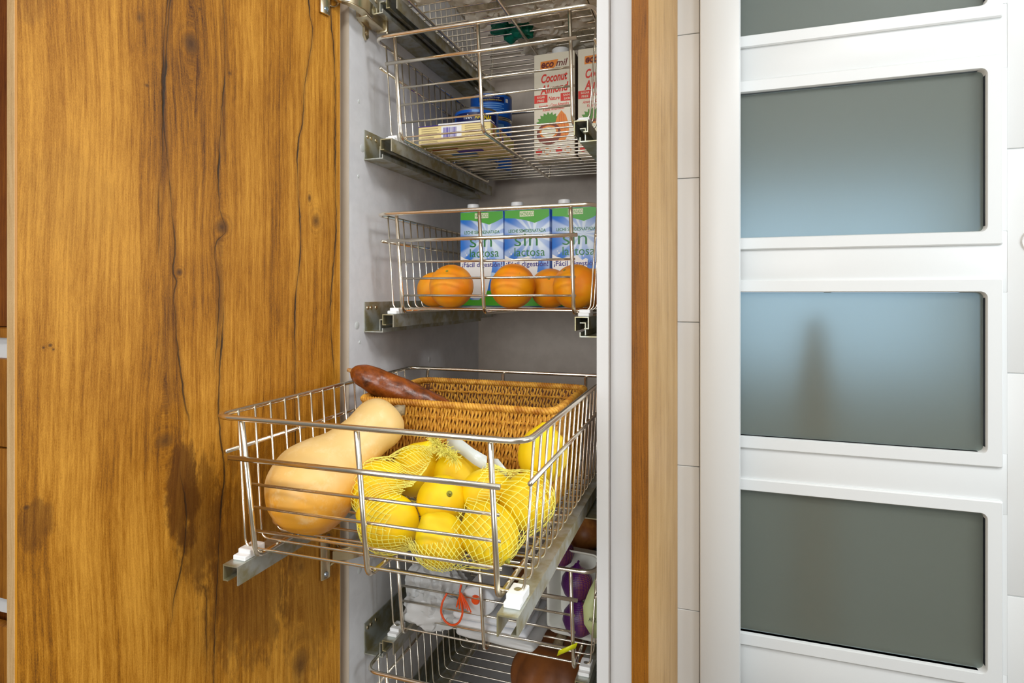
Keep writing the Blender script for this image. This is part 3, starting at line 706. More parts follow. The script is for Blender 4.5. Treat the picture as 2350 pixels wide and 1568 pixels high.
COCO = base_mat('coconut_carton', sr(240, 230, 206), .4); PRED = base_mat('print_red', sr(226, 46, 18), .45); PORA = base_mat('print_orange', sr(240, 140, 40), .45)
PDRK = base_mat('print_dark_red', sr(110, 26, 16), .45); PCB = base_mat('print_coconut_brown', sr(130, 50, 20), .45); PFR = base_mat('print_frond', sr(90, 150, 50), .45)
def circ(cx_, cz, rx, rz_, n=18): return [(cx_ + rx * math.cos(2 * math.pi * k / n), cz + rz_ * math.sin(2 * math.pi * k / n)) for k in range(n)]
def coco(label, x0):
    W, Dp, H = .081, .064, .2035
    t = empty('coconut_almond_carton', label, 'carton', (x0, 1.112, BZ), group='coconut almond drink cartons')
    box('body', 0, W, 0, Dp, 0, H, COCO, t, .0022, 2)
    lathe('cap', [(0, .0145), (.0155, .0145), (.017, .0132), (.0172, .001), (.0185, 0), (.0185, -.001)], WHITE_PLASTIC, t, 32).location = (.047, .028, H + .001)
    bm = bmesh.new(); add_box(bm, W + .0001, W + .0004, .004, Dp - .004, .004, H - .004); mesh_obj('dark_side_print', bm, base_mat('print_dark_side', sr(70, 52, 40), .5), t, smooth=False)
    e = -.0002; s = .0001766; zt = H
    flat('logo_ground', [(.0130, zt - .0305), (.0135, zt - .0155), (.0490, zt - .0135), (.0430, zt - .0275), (.0390, zt - .0300)], e, PORA, t)
    text('lettering', 'eco', .0275, zt - .0230, .025, .0105, e * 2, PDRK, t, .03, .25)
    text('lettering', 'mil', .0560, zt - .0205, .023, .0135, e * 2, PDRK, t, .015, .25)
    text('lettering', 'Coconut', .0410, zt - .0475, .052, .0175, e * 2, PRED, t, .03, .22, .06)
    text('lettering', 'Almond', .0410, zt - .0690, .056, .0175, e * 2, PRED, t, .03, .22, .06)
    for a, b, s1, s2 in ((.001, .0275, 'SUGAR', 'FREE'), (.0535, W - .001, 'SANS', 'SUCRE')):
        flat('red_panel', [(a, zt - .0955), (b, zt - .0955), (b, zt - .0800), (a, zt - .0800)], e, PRED, t)
        text('lettering', s1, (a + b) / 2, zt - .0843, .016, .0042, e * 2, CREAM, t, .01); text('lettering', s2, (a + b) / 2, zt - .0912, .013, .0042, e * 2, CREAM, t, .01)
    text('lettering', 'Nature', .0405, zt - .0880, .022, .0075, e * 2, PRED, t, .02, .2)
    text('lettering', 'Amande - Coco Almendra', .0395, zt - .1010, .060, .0058, e * 2, PRED, t, .01, .25, .04)
    text('lettering', 'Kokos Amandelen', .0395, zt - .1085, .043, .0058, e * 2, PRED, t, .01, .25, .04)
    fr = []
    for k in range(19):
        a = R(8 + k * 9.5); rr_ = .026 * (1 if k % 2 else .78); fr.append((.030 + rr_ * math.cos(a), zt - .1370 + rr_ * .9 * math.sin(a)))
    flat('frond', [(.052, zt - .139)] + fr + [(.006, zt - .139)], e, PFR, t)
    flat('coconut', circ(.030, zt - .156, .0245, .0215), e * 2, PCB, t); flat('coconut_flesh', circ(.030, zt - .153, .0185, .0130), e * 3, PORA, t); flat('coconut_flesh', circ(.030, zt - .153, .0150, .0100), e * 4, CREAM, t)
    flat('almond', [(.055, zt - .113), (.064, zt - .123), (.070, zt - .142), (.070, zt - .158), (.063, zt - .170), (.055, zt - .1735), (.047, zt - .170), (.041, zt - .158), (.042, zt - .140), (.047, zt - .123)], e * 1.5, PORA, t)
    for q in (-.008, 0, .008): flat('almond_vein', [(.0556 + q, zt - .165), (.0563 + q, zt - .165), (.0558 + q * .4, zt - .120), (.0552 + q * .4, zt - .120)], e * 1.8, PRED, t)
    for k, xx in enumerate((.0105, .027, .0505, .068)):
        flat('round_icon', circ(xx, zt - .190, .0065, .0065), e, PRED if k % 2 == 0 else PORA, t)
        if k % 2: flat('round_icon_centre', circ(xx, zt - .190, .0052, .0052), e * 2, COCO, t)
    return t
coco('left coconut almond carton, its front label in full view', -.3270)
coco('right coconut almond carton, cut by the cabinet frame', -.2400)

# ------------------------------------------------------------------ top shelf: crumpled plastic bags seen from below
def film(name, c, tr=.25):
    m = base_mat(name, c, .38); nt = m.node_tree; p = nt.nodes['Principled BSDF']; p.inputs['Transmission Weight'].default_value = 0
    t = nt.nodes.new('ShaderNodeBsdfTranslucent'); t.inputs[0].default_value = c; mx = nt.nodes.new('ShaderNodeMixShader'); mx.inputs[0].default_value = tr
    nt.links.new(p.outputs[0], mx.inputs[1]); nt.links.new(t.outputs[0], mx.inputs[2]); nt.links.new(mx.outputs[0], nt.nodes['Material Output'].inputs[0])
    return m
BAGW = film('white_bag_film', sr(240, 234, 220), .45); BAGG = film('green_bag_film', sr(6, 130, 104)); 
ZB = 1.500 + .002
bags = [(-.455, .90, .055, .045, 'white'), (-.39, .925, .06, .05, 'white'), (-.315, .905, .055, .05, 'green'), (-.235, .92, .05, .05, 'white'), (-.395, 1.005, .05, .045, 'white'),
        (-.32, 1.015, .06, .045, 'white'), (-.245, 1.01, .05, .045, 'white'), (-.36, 1.085, .045, .04, 'green'), (-.29, 1.10, .05, .045, 'white'), (-.225, 1.09, .05, .045, 'white'), (-.33, 1.17, .05, .04, 'white'), (-.25, 1.18, .05, .04, 'white')]
desc = ['crumpled white plastic bag at the front left of the top basket', 'puffy white plastic bag left of the green one, top basket', 'crumpled green plastic bag at the front of the top basket', 'white plastic bag at the front right of the top basket',
        'small white plastic bag behind the puffy one, top basket', 'white plastic bag with red print in the middle of the top basket', 'white plastic bag right of the basket\'s centre bar, up top', 'dark green plastic bag deep in the top basket',
        'white plastic bag behind the red printed one, top basket', 'white plastic bag at the right side of the top basket', 'pointed white plastic bag hanging at the back of the top basket', 'white plastic bag at the rear right of the top basket']
PR2 = base_mat('bag_red_print', sr(214, 60, 30), .5)
for k, ((x, y, sx, sy, kind), d) in enumerate(zip(bags, desc)):
    t = empty('plastic_bag', d, 'bag', (x, y, ZB), group='plastic bags in the top basket')
    o = blob('bag_body', (0, 0, .030), (sx * .92, sy * .85, .042), BAGG if kind == 'green' else BAGW, t, seed=k + 3, amp=.46, freq=1.9, sub=5)
    mn = min(v.co.z for v in o.data.vertices)
    for v in o.data.vertices:
        lim = -.034 + .012 * noise.noise(Vector((v.co.x * 45 + k, v.co.y * 45, k))) 
        if v.co.z < lim: v.co.z = lim + (v.co.z - lim) * .15
    if 'red' in d:
        box('red_print', -.02, .012, -.004, .003, -.0005, .0005, PR2, t)

# ------------------------------------------------------------------ pulled-out basket
FZ = .7085 + .0016
def swept(name, pts, radii, mat, parent=None, sides=24, n=40, amp=0.0, freq=40, seed=0):
    P = [Vector(p) for p in pts]; bm = bmesh.new(); path = []; rad = []
    def cr(a, b, c, d, t): return .5 * ((2 * b) + (c - a) * t + (2 * a - 5 * b + 4 * c - d) * t * t + (3 * b - a - 3 * c + d) * t ** 3)
    m_ = len(P) - 1
    for k in range(n + 1):
        s = k / n * m_; i = min(int(s), m_ - 1); t = s - i
        g = lambda L, j: L[max(0, min(m_, j))]
        path.append(cr(g(P, i - 1), P[i], P[i + 1], g(P, i + 2), t)); rad.append(max(.0004, cr(g(radii, i - 1), radii[i], radii[i + 1], g(radii, i + 2), t)))
    rings = add_tube(bm, path, rad, sides)
    if amp:
        for c_, ring in zip(path, rings):
            for v in ring:
                d = v.co - c_; v.co = c_ + d * (1 + amp * noise.noise(v.co * freq + Vector((seed, 0, 0))))
    return mesh_obj(name, bm, mat, parent)
def squash_mat():
    m = base_mat('squash_skin', sr(232, 178, 104), .42); nt = m.node_tree; x, y, z = ocoord(nt)
    n = noisev(nt, x, y, z, 14, 4, .6); c = mixc(nt, (z * 11 + n * .9).step(.75, 1.65), sr(234, 160, 36), sr(226, 190, 122))
    n2 = noisev(nt, x, y + 4, z, 55, 4, .7); c = mixc(nt, n2.step(.68, .76) * .6, c, sr(160, 96, 40))
    n3 = noisev(nt, x + 8, y, z, 40, 5, .7); c = mixc(nt, n3.step(.48, .68) * .45, c, sr(240, 212, 160))
    setcol(m, c); bump(m, noisev(nt, x, y, z, 160, 3), .15, .0006); return m
sq = empty('butternut_squash', 'pale orange butternut squash lying at the left of the pulled-out basket', 'squash', (-.457, .604, FZ))
A = Vector((0, 0, .0555)); E_ = Vector((.046, .083, .122)); d = (E_ - A); dn = d.normalized()
pts = [A - dn * .054, A - dn * .049, A - dn * .030, A, A + dn * .030, A + dn * .056, A + dn * .085, A + dn * .114, A + dn * .132, A + dn * .139]
swept('flesh', pts, [.003, .022, .046, .0545, .0480, .0370, .0328, .0342, .0250, .004], squash_mat(), sq, 36, 60, .03, 22)
SCAR = mottled('squash_scar', sr(150, 96, 44), sr(190, 130, 60), 120, .8)
blob('blossom_scar', tuple(A - dn * .0495), (.008, .005, .007), SCAR, sq, 2, .2, sub=3)
q = A + dn * .132 + Vector((.010, -.004, .004))
swept('stem', [q - dn * .006, q + dn * .002 + Vector((.004, 0, -.001)), q + dn * .006 + Vector((.009, .0, -.003))], [.0085, .0078, .0070], mottled('squash_stem', sr(150, 132, 100), sr(110, 92, 64), 150, .8), sq, 10, 12, .15, 200)

# lemons
def lemon_mat():
    m = base_mat('lemon_peel', sr(250, 205, 20), .36); nt = m.node_tree; x, y, z = ocoord(nt)
    n = noisev(nt, x, y, z, 26, 3); setcol(m, mixc(nt, n.step(.3, .7), sr(255, 222, 12), sr(250, 204, 8)))
    v = nt.nodes.new('ShaderNodeTexVoronoi'); v.inputs['Scale'].default_value = 420; bump(m, X(nt, v.outputs[0]), .35, .0006)
    p = nt.nodes['Principled BSDF']; p.inputs['Subsurface Weight'].default_value = .1; p.inputs['Subsurface Radius'].default_value = (.01, .006, .001)
    return m
LEMON = lemon_mat()
def lemon(label, c, r, axis, stretch=1.12, group='lemons in the yellow net'):
    prof = []; N = 26
    for k in range(N + 1):
        t = math.pi * k / N; s_ = math.sin(t); zz = -math.cos(t) * r * stretch
        tip = math.exp(-((math.pi - t) / .30) ** 2) * .20 * r; tail = math.exp(-(t / .26) ** 2) * .07 * r
        rr_ = r * s_ ** .95 if 0 < k < N else 0
        if k > N - 4 and rr_ > 0: rr_ = max(rr_, .17 * r * (N - k) ** .5)
        prof.append((rr_, zz + tip - tail))
    b = empty('lemon', label, 'lemon', c, group=group)
    qn = Vector((0, 0, 1)).rotation_difference(Vector(axis)); b.rotation_mode = 'QUATERNION'; b.rotation_quaternion = qn
    lathe('peel', prof, LEMON, b, 36, None)
    s = lathe('stem_button', [(0, -.0042), (.0014, -.0040), (.0018, -.0022), (.0032, -.0014), (.0040, .0012)], STEMG, b, 12); s.location = (0, 0, -r * stretch - .07 * r + .0006)
    return b
LEM = [  # centre, radius, axis (nipple direction), label
 ((-.3461, .5950, .7405), .0306, (-.3, -.3, .2), 'netted lemon at the lower left, beside the middle upright'),
 ((-.2733, .5790, .7360), .0262, (-.45, -.35, .85), 'smallest lemon at the bottom with its nipple pointing up'),
 ((-.2224, .5894, .7460), .0290, (-.6, .3, .5), 'netted lemon at the lower right, behind the right upright'),
 ((-.2980, .6310, .7580), .0280, (-.76, .79, -.65), 'bare lemon in the middle showing its green stem end'),
 ((-.2500, .6490, .7680), .0255, (.7, .3, .2), 'lemon wedged right of the middle bare one'),
 ((-.3860, .6350, .7630), .0300, (.5, .2, .5), 'upper left netted lemon touching the squash'),
 ((-.1960, .6374, .7670), .0285, (.2, .6, .5), 'netted lemon at the far right side of its basket'),
 ((-.3620, .6930, .7710), .0310, (.4, .1, .8), 'orange-yellow lemon at the back under the net\'s knot'),
 ((-.3030, .6930, .7690), .0300, (-.4, .2, .8), 'lemon at the back right of the knot'),
]
for c, r, ax, lb in LEM: lemon(lb, c, r * 1.03, ax, 1.08)
lemon('loose big lemon standing between wicker and right basket side', (-.1945, .6985, .8030), .0300, (.10, .05, 1), 1.14, 'loose lemon')

# yellow net around the lemons: two families of strands over a smoothed hull, torn open in the middle
NETM = base_mat('net_yellow', sr(252, 242, 120), .5)
KNOT = Vector((-.318, .668, .806)); NC = Vector((-.295, .632, .754))
sph = [(Vector(c), r * 1.07 + .0015) for c, r, _, _ in LEM]
def sdf(p, k=.012):
    s = 0
    for c, r in sph: s += math.exp(-((p - c).length - r) / k)
    return -k * math.log(s) - k * .0
def hull(d):
    lo, hi = .02, .22; t = hi
    for _ in range(60):
        v = sdf(NC + d * t)
        if v < .0008: break
        t -= max(v * .8, .0008)
        if t < lo: t = lo; break
    return t
net = empty('lemon_net', 'torn yellow net bag holding the lemons, knotted on top', 'net', tuple(NC))
ax = (KNOT - NC).normalized(); s1 = ax.orthogonal().normalized(); s2 = ax.cross(s1)
bm = bmesh.new(); NS = 70; M_ = 64
NF = NS * 4
TH = [.06 + (2.75 - .06) * t / M_ for t in range(M_ + 1)]
def ndir(th, ph): return ax * math.cos(th) + (s1 * math.cos(ph) + s2 * math.sin(ph)) * math.sin(th)
raw = [[hull(ndir(th, 2 * math.pi * f / (NF // 2))) for f in range(NF // 2)] for th in TH]
NH = NF // 2; sm = [row[:] for row in raw]
for _ in range(4):
    new = []
    for t in range(M_ + 1):
        a, b, c = sm[max(t - 1, 0)], sm[t], sm[min(t + 1, M_)]
        new.append([max(raw[t][f], (a[f] + c[f] + b[f - 1] + b[(f + 1) % NH] + b[f - 2] + b[(f + 2) % NH] + 2 * b[f]) / 8) for f in range(NH)])
    sm = new
def surf(ti, fi):
    th = TH[ti]; f = (fi % NF) / 2; f0 = int(f) % NH; w0 = f - int(f)
    rr_ = sm[ti][f0] * (1 - w0) + sm[ti][(f0 + 1) % NH] * w0
    d = ndir(th, 2 * math.pi * (fi % NF) / NF); p = NC + d * rr_
    if th < .70:
        w_ = (1 - th / .70) ** 1.3; p = p.lerp(KNOT + (d - ax * d.dot(ax)) * .03, w_)
    jit = Vector((noise.noise(p * 220), noise.noise(p * 220 + Vector((9, 0, 0))), noise.noise(p * 220 + Vector((0, 9, 0))))) * .0011
    p = p + jit; p.z = max(p.z, FZ + .0006); p.y = max(p.y, .5395)
    return p
def torn(p):
    q = noise.noise(p * 45) * .007
    return (-.325 + q < p.x < -.252 + q) and p.z > .744 + q + max(0, (p.x + .285) * .3) and p.y < .675 and p.z < .802
for s in (-1, 1):
    for i in range(NS):
        run = []
        for t in range(M_ + 1):
            p = surf(t, i * 4 + s * round(t * 1.9))
            if torn(p):
                if len(run) > 1: add_tube(bm, [v - NC for v in run], .00046, 3, caps=False)
                run = []
            else: run.append(p)
        if len(run) > 1: add_tube(bm, [v - NC for v in run], .00046, 3, caps=False)
tag(mesh_obj('net_mesh', bm, NETM, net), kind='stuff')
bm = bmesh.new()     # frayed end of the knot
for k in range(280):
    t = random.random(); base = KNOT + Vector((-.012 + .040 * t, -.012 * t, .012 - .020 * t)); dv = Vector((random.gauss(.3, .6), random.gauss(-.5, .6), random.gauss(.35, .6))).normalized()
    L = random.uniform(.006, .016); add_tube(bm, [base - NC, base - NC + dv * L * .5 + Vector((0, 0, .001)), base - NC + dv * L + Vector((0, 0, -.002))], .00035, 3, caps=False)
tag(mesh_obj('frayed_end', bm, NETM, net), kind='stuff')
def bent_card(name, pts, w, mat, parent, th=.0005):
    bm = bmesh.new(); U = [Vector(p) for p in pts]; rows = []
    for p in U: rows.append((bm.verts.new(p), bm.verts.new(p + Vector(w))))
    for a, b in zip(rows, rows[1:]): bm.faces.new((a[0], b[0], b[1], a[1]))
    o = mesh_obj(name, bm, mat, parent); md = o.modifiers.new('s', 'SOLIDIFY'); md.thickness = th
    return o
TAGM = base_mat('tag_film', sr(206, 210, 204), .25)
bent_card('paper_tag', [Vector(p) - NC for p in ((-.315, .684, .818), (-.296, .680, .820), (-.275, .676, .809), (-.258, .675, .802))], (.002, -.006, -.017), TAGM, net)
bent_card('paper_tag', [Vector(p) - NC for p in ((-.255, .680, .798), (-.244, .676, .800), (-.232, .672, .790))], (.002, -.004, -.012), TAGM, net)

# wicker basket of twisted seagrass cords
WICK = mottled('seagrass', sr(226, 168, 62), sr(176, 112, 26), 60, .6, bmp=.4, bscale=400, bdist=.0006)
WICKD = mottled('seagrass_dark', sr(96, 52, 12), sr(66, 32, 6), 50, .7)
wk = empty('wicker_basket', 'rectangular brown wicker basket standing in the pulled-out wire basket', 'basket', (-.337, .848, FZ))
WX, WY, WH, CRN = .146, .104, .137, .022
def rpath(hx, hy, c, z, n):   # n points round a rounded rectangle, evenly spaced
    P = fillet([(-hx, -hy, z), (hx, -hy, z), (hx, hy, z), (-hx, hy, z)], c, 6, True); P.append(P[0])
    L = [0]
    for a, b in zip(P, P[1:]): L.append(L[-1] + (b - a).length)
    out = []; j = 0
    for k in range(n):
        s = L[-1] * k / n
        while L[j + 1] < s: j += 1
        t = (s - L[j]) / max(1e-9, L[j + 1] - L[j]); out.append(P[j].lerp(P[j + 1], t))
    return out
def cordmesh(length, n_turn, rad, off, flip=1):
    bm = bmesh.new()
    for ph in (0, math.pi):
        pts = []; N = 26
        for k in range(N + 1):
            t = k / N; a = ph + flip * 2 * math.pi * n_turn * t
            pts.append((off * math.cos(a), off * math.sin(a), length * t))
        add_tube(bm, pts, rad, 5)
    me = bpy.data.meshes.new('cord'); bm.to_mesh(me); bm.free(); return me
NC_ = 172
bot = rpath(WX - .010, WY - .008, CRN, .003, NC_); top = rpath(WX, WY, CRN, WH - .004, NC_)
cm = [cordmesh(1, 5.5, .0018 , .0015), cordmesh(1, 5.0, .0018, .0016, 1)]
for me in cm:
    for v in me.vertices: v.co.z *= .136
for k in range(NC_):
    a, b = bot[k], top[k]; dv = b - a
    o = link('cord', cm[k % 2], WICK, wk); o.rotation_mode = 'QUATERNION'
    o.rotation_quaternion = Vector((0, 0, 1)).rotation_difference(dv.normalized()) @ Matrix.Rotation(random.uniform(0, 6.28), 3, 'Z').to_quaternion(); o.location = a
for q in range(5):
    f = .15 + .18 * q; P = rpath(WX - .010 * (1 - f) - .0008, WY - .008 * (1 - f) - .0008, CRN, WH * f, 344)
    C = Vector((0, 0, WH * f)); pts = []
    for k, p in enumerate(P): pts.append(C + (p - C) * (1 + (.020 if (k // 2 + q) % 2 else -.020)))
    tube('weft', pts, .0019, WICK, wk, 5, True)
bm = bmesh.new(); A = [bm.verts.new(p * 1) for p in rpath(WX - .0105, WY - .0085, CRN, .004, 60)]; B = [bm.verts.new(p) for p in rpath(WX - .001, WY - .001, CRN, WH - .006, 60)]
for k in range(60): bm.faces.new((A[k], A[(k + 1) % 60], B[(k + 1) % 60], B[k]))
bm.faces.new(list(reversed(A))); mesh_obj('core', bm, WICKD, wk)
P = rpath(WX, WY, CRN, WH, 900); bm = bmesh.new()
for ph in (0, 2.094, 4.189):
    pts = []
    for k, p in enumerate(P):
        a = ph + 2 * math.pi * 75 * k / 900; d = (P[(k + 1) % 900] - P[k - 1]).normalized(); nrm = Vector((0, 0, 1)).cross(d)
        pts.append(p + nrm * math.cos(a) * .0028 + Vector((0, 0, 1)) * math.sin(a) * .0028)
    add_tube(bm, pts, .0026, 5, True)
mesh_obj('rim_rope', bm, WICK, wk)

# cassava root leaning in the wicker basket
def cassava_mat():
    m = base_mat('cassava_bark', sr(130, 66, 20), .3); nt = m.node_tree; x, y, z = ocoord(nt)
    n = noisev(nt, x * 1, y, z, 45, 5, .7); c = ramp(nt, n, [(.32, sr(64, 28, 6)), (.5, sr(124, 60, 14)), (.66, sr(150, 78, 24)), (.80, sr(206, 150, 100))])
    setcol(m, c); bump(m, noisev(nt, x, y, z, 140, 4), .6, .001); return m
cs = empty('cassava_root', 'shiny brown cassava root leaning on the wicker basket rim', 'root', (-.42, .78, FZ))
cp = [Vector(p) - Vector((-.42, .78, FZ)) for p in ((-.5095, .764, .8850), (-.503, .767, .8820), (-.482, .774, .8730), (-.450, .785, .8580), (-.420, .797, .8430), (-.392, .809, .828), (-.345, .828, .800), (-.332, .832, .793))]
swept('bark', cp, [.003, .0120, .0190, .0205, .0208, .0200, .0165, .003], cassava_mat(), cs, 26, 60, .10, 60)
swept('stalk_end', [cp[0] + Vector((-.005, -.001, .001)), cp[0], cp[1]], [.0025, .0035, .004], mottled('cassava_tip', sr(196, 150, 90), sr(150, 100, 50), 200, .8), cs, 8, 8)

# ------------------------------------------------------------------ fourth basket: bags, tissue roll, tray of onions
QZ = .4385 + .0016
PLW = film('clear_white_film', sr(238, 238, 236), .3); PAPER = mottled('white_paper', sr(240, 240, 240), sr(226, 228, 232), 40, .8)
t = empty('plastic_bag', 'bulky white plastic bag bundle at the left of the lower basket', 'bag', (-.452, .945, QZ), group='bags in the lower basket')
blob('bag_body', (0, 0, .052), (.052, .055, .060), PLW, t, 31, .30, 1.8, 5)
blob('bag_fold', (.004, -.040, .030), (.048, .030, .030), PLW, t, 37, .32, 2.0, 4)
t = empty('white_box', 'white cardboard box lying on top of the plastic bags', 'box', (-.445, .955, QZ + .104), R(12))
box('body', -.040, .030, -.035, .045, 0, .030, PAPER, t, .002, 2)
def pillow(name, sx, sy, sz, mat, parent, loc, seed):
    bm = bmesh.new(); add_box(bm, -sx, sx, -sy, sy, 0, sz, sz * .42, 4)
    bmesh.ops.subdivide_edges(bm, edges=[e for e in bm.edges if e.calc_length() > .02], cuts=12, use_grid_fill=True)
    for v in bm.verts:
        q = noise.noise(Vector((v.co.x * 14 + seed, v.co.y * 40, seed))) * .0016 + noise.noise(Vector((v.co.x * 60, v.co.y * 9, seed))) * .001
        if v.co.z > sz * .5: v.co.z += q - .001
        v.co.x += .004 * noise.noise(Vector((v.co.y * 25, seed, v.co.z * 120))); v.co.y += .003 * noise.noise(Vector((v.co.x * 25, v.co.z * 200, seed)))
    o = mesh_obj(name, bm, mat, parent); o.location = loc; return o
for k, (lb, cx_, z0, sx, sz) in enumerate((('lowest white folded bin bag pack in the lower basket', -.325, 0, .068, .014), ('second white folded bin bag pack from the bottom', -.335, .0144, .064, .014), ('white folded bin bag pack under the tissue roll', -.338, .0290, .062, .016))):
    t = empty('folded_bag_pack', lb, 'bag', (cx_, .945, QZ + z0), R(-3 + 2 * k), group='folded bag packs')
    pillow('folded_film', sx, .058, sz, PLW if k == 0 else PAPER, t, (0, 0, 0), k * 3 + 1)
t = empty('tissue_roll', 'white rolled cloth with orange core on the folded packs', 'roll', (-.350, .925, QZ + .047 + .024))
bm = bmesh.new(); prof = [(0, -.05), (.007, -.05), (.008, -.048), (.0235, -.05), (.0252, -.046), (.0252, .05), (.0235, .054), (0, .054)]
add_lathe(bm, prof, 32); bmesh.ops.rotate(bm, verts=bm.verts, matrix=Matrix.Rotation(R(90), 3, 'X'))
for v in bm.verts: v.co = Vector((v.co.x * (1 + .06 * noise.noise(v.co * 60)) * 1.15, -v.co.y, v.co.z * .92 * (1 + .06 * noise.noise(v.co * 50))))
bmesh.ops.recalc_face_normals(bm, faces=bm.faces)
o = mesh_obj('cloth', bm, PAPER, t)
OCORD = base_mat('orange_cord', sr(240, 84, 14), .45)
o = lathe('core', [(0, .003), (.006, .003), (.008, 0), (.008, -.004)], OCORD, t, 14); o.rotation_euler = (R(90), 0, 0); o.location = (-.004, -.049, .002)
LP = [(-.402, .872, .518), (-.408, .8665, .505), (-.4095, .864, .490), (-.402, .8625, .478), (-.389, .862, .473), (-.377, .8625, .479), (-.3715, .865, .493), (-.374, .869, .507), (-.381, .874, .522), (-.38, .879, .532)]
tag(tube('drawstring_loop', fillet([Vector(p) for p in LP], .006, 4), .0017, OCORD, None, 8), 'orange drawstring loop hanging from the white plastic bags', 'cord')
t = empty('drawstring_tassel', 'frayed orange drawstring ends beside the tissue roll', 'cord', (-.375, .866, .520))
for k in range(6): tube('strand', [(0, 0, .006), (.003 * k - .004, -.003, -.006), (.005 * k - .006, -.004, -.016 - .002 * (k % 3))], .0012, OCORD, t, 5)
# onion tray
TRAY = base_mat('white_tray', sr(228, 226, 214), .45)
t = empty('food_tray', 'white plastic tray standing upright at the right of the lower basket', 'tray', (-.211, .945, QZ), R(-6))
bm = bmesh.new()
rings = []
for (hx, z0, z1, yy, c) in ((.046, .002, .142, 0, .014), (.046, .002, .142, .003, .014), (.042, .006, .138, .003, .013), (.036, .012, .130, .040, .012)):
    P = []
    for cx_, cz, a0 in ((hx - c, z1 - c, 0), (-hx + c, z1 - c, 90), (-hx + c, z0 + c, 180), (hx - c, z0 + c, 270)):
        for k in range(6): a = R(a0 + 90 * k / 5); P.append(bm.verts.new((cx_ + c * math.cos(a), yy, cz + c * math.sin(a))))
    rings.append(P)
for A, B in ((rings[0], rings[2]), (rings[2], rings[3])):
    for k in range(24): bm.faces.new((A[k], A[(k + 1) % 24], B[(k + 1) % 24], B[k]))
bm.faces.new(rings[3])
for v in rings[1]: bm.verts.remove(v)
o = mesh_obj('shell', bm, TRAY, t, angle=50); md = o.modifiers.new('s', 'SOLIDIFY'); md.thickness = .0012
def onion_mat():
    m = base_mat('red_onion_net', sr(84, 26, 96), .35); nt = m.node_tree; x, y, z = ocoord(nt)
    a = ((x + z) * 1500).sin() * ((x - z) * 1500).sin(); side = (x * 60 + noisev(nt, x, y, z, 30, 2) * .6).step(.45, .8)
    c = mixc(nt, a.step(.0, .35), sr(86, 24, 100), sr(60, 14, 76)); c = mixc(nt, side * a.step(.1, .4) * .7, c, sr(180, 110, 40)); setcol(m, c); bump(m, a, .2, .0006); return m
ONI = onion_mat()
for k, (lb, x, y, z, r) in enumerate((('red onion in purple net at the bottom of the white tray', -.201, .940, QZ + .036, .0265), ('red onion in purple net above another in the white tray', -.205, .945, QZ + .090, .026), ('purple netted onion at the top of the white tray', -.236, .957, QZ + .132, .0235))):
    t = empty('red_onion', lb, 'onion', (x, y, z), group='red onions in a purple net')
    lathe('bulb', [(0, -r), (r * .4, -r * .93), (r * .8, -r * .6), (r, -.05 * r), (r * .92, r * .4), (r * .6, r * .82), (r * .25, r * 1.05), (r * .12, r * 1.25), (0, r * 1.28)], ONI, t, 28, None)
    tube('net_tie', [(0, 0, r * 1.2), (.003, -.002, r * 1.45)], .002, ONI, t, 6)
TAGY = base_mat('yellow_tag', sr(226, 226, 20), .4); TAGP = base_mat('pale_green_label', sr(180, 186, 130), .5)
t = empty('net_label', 'curled pale paper label with dark back beside the onions', 'label', (-.175, .915, QZ + .06))
bent_card('paper', [(.006, -.002, .060), (-.002, -.012, .044), (-.010, -.020, .022), (-.008, -.022, -.004), (.004, -.016, -.026)], (.022, .006, -.004), TAGP, t)
bent_card('dark_back', [(.010, .000, .058), (.004, -.009, .044), (-.004, -.017, .022), (-.002, -.019, -.004), (.009, -.013, -.026)], (.022, .007, -.004), base_mat('label_dark', sr(24, 22, 26), .5), t)
text('lettering', 'ARZA', .0075, .006, .016, .006, -.0245, base_mat('label_ink', sr(60, 56, 40), .6), t, .01)
t = tag(bent_card('yellow_clip_tag', [(-.218, .862, .458), (-.205, .862, .466), (-.19, .866, .473)], (.003, 0, .009), TAGY, None), 'small bright yellow tag caught in the lower basket front', 'tag')
t = empty('brown_onion', 'brown onion with hairy roots behind the white tray', 'onion', (-.215, 1.06, QZ + .125))
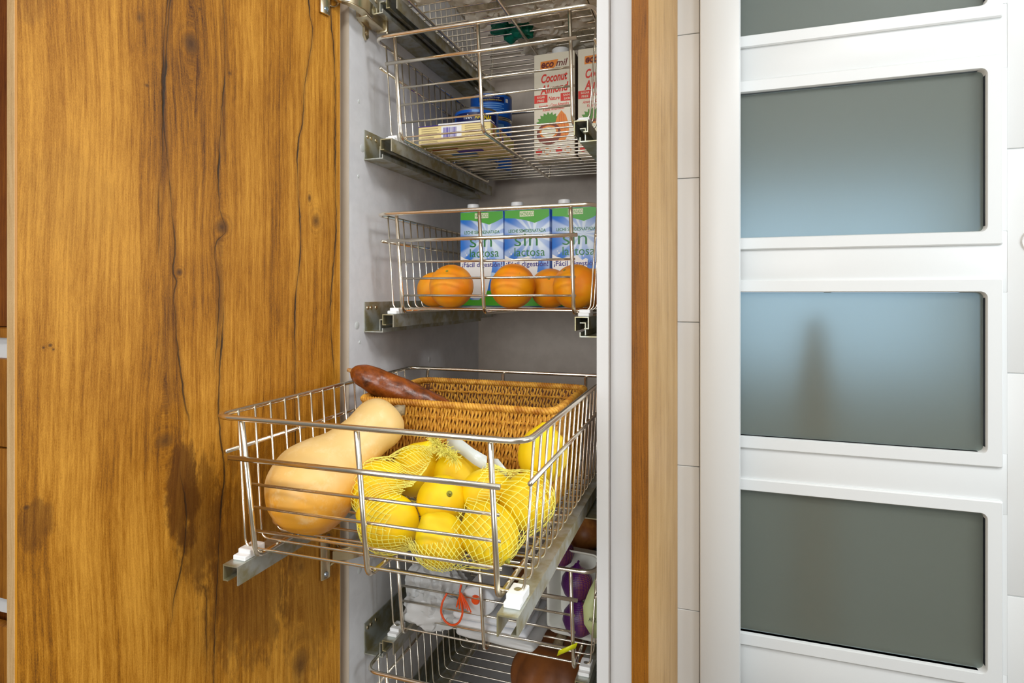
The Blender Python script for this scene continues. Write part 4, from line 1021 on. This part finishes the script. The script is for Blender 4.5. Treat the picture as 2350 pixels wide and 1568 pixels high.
lathe('bulb', [(0, -.03), (.014, -.028), (.03, -.012), (.034, .004), (.028, .02), (.012, .032), (.004, .038), (0, .039)], mottled('brown_onion_skin', sr(176, 112, 50), sr(140, 80, 30), 40, .45), t, 28, None)
for k in range(14): a = random.uniform(0, 6.28); tube('root_hair', [(0, 0, .036), (.008 * math.cos(a), .008 * math.sin(a), .044), (.020 * math.cos(a), .018 * math.sin(a), .046 + .006 * random.random())], .0004, mottled('root_hair', sr(220, 190, 140), sr(200, 170, 120), 30, .8) if k == 0 else bpy.data.materials['root_hair'], t, 4)
t = empty('brown_onion', 'orange-brown onion seen under the lemons through the wires', 'onion', (-.345, 1.06, QZ + .032))
lathe('bulb', [(0, -.03), (.014, -.028), (.03, -.012), (.034, .004), (.028, .02), (.012, .032), (.004, .038), (0, .039)], bpy.data.materials['brown_onion_skin'], t, 28, None)
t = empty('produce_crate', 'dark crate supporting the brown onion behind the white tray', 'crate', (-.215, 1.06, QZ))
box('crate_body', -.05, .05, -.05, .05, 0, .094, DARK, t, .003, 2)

# ------------------------------------------------------------------ lowest basket: pumpkin
PZ0 = .244 + .0016
t = empty('pumpkin', 'brown ribbed pumpkin deep in the lowest basket', 'pumpkin', (-.262, 1.045, PZ0 + .066))
bm = bmesh.new(); bmesh.ops.create_uvsphere(bm, u_segments=64, v_segments=28, radius=1)
for v in bm.verts:
    a = math.atan2(v.co.y, v.co.x); s = (v.co.x ** 2 + v.co.y ** 2) ** .5; rb = 1 - .07 * abs(math.cos(a * 5)) ** 4 * s
    zz = v.co.z * .066; dip = .016 * math.exp(-(s / .35) ** 2); zz -= dip if v.co.z > 0 else -dip
    v.co = Vector((v.co.x * .086 * rb, v.co.y * .086 * rb, zz))
mesh_obj('skin', bm, mottled('pumpkin_skin', sr(150, 88, 38), sr(112, 62, 26), 12, .5, bmp=.3, bscale=60), t)
swept('stem', [(0, 0, .048), (.003, 0, .062), (.010, .002, .074)], [.012, .008, .009], bpy.data.materials['squash_stem'], t, 10, 12, .15, 120)
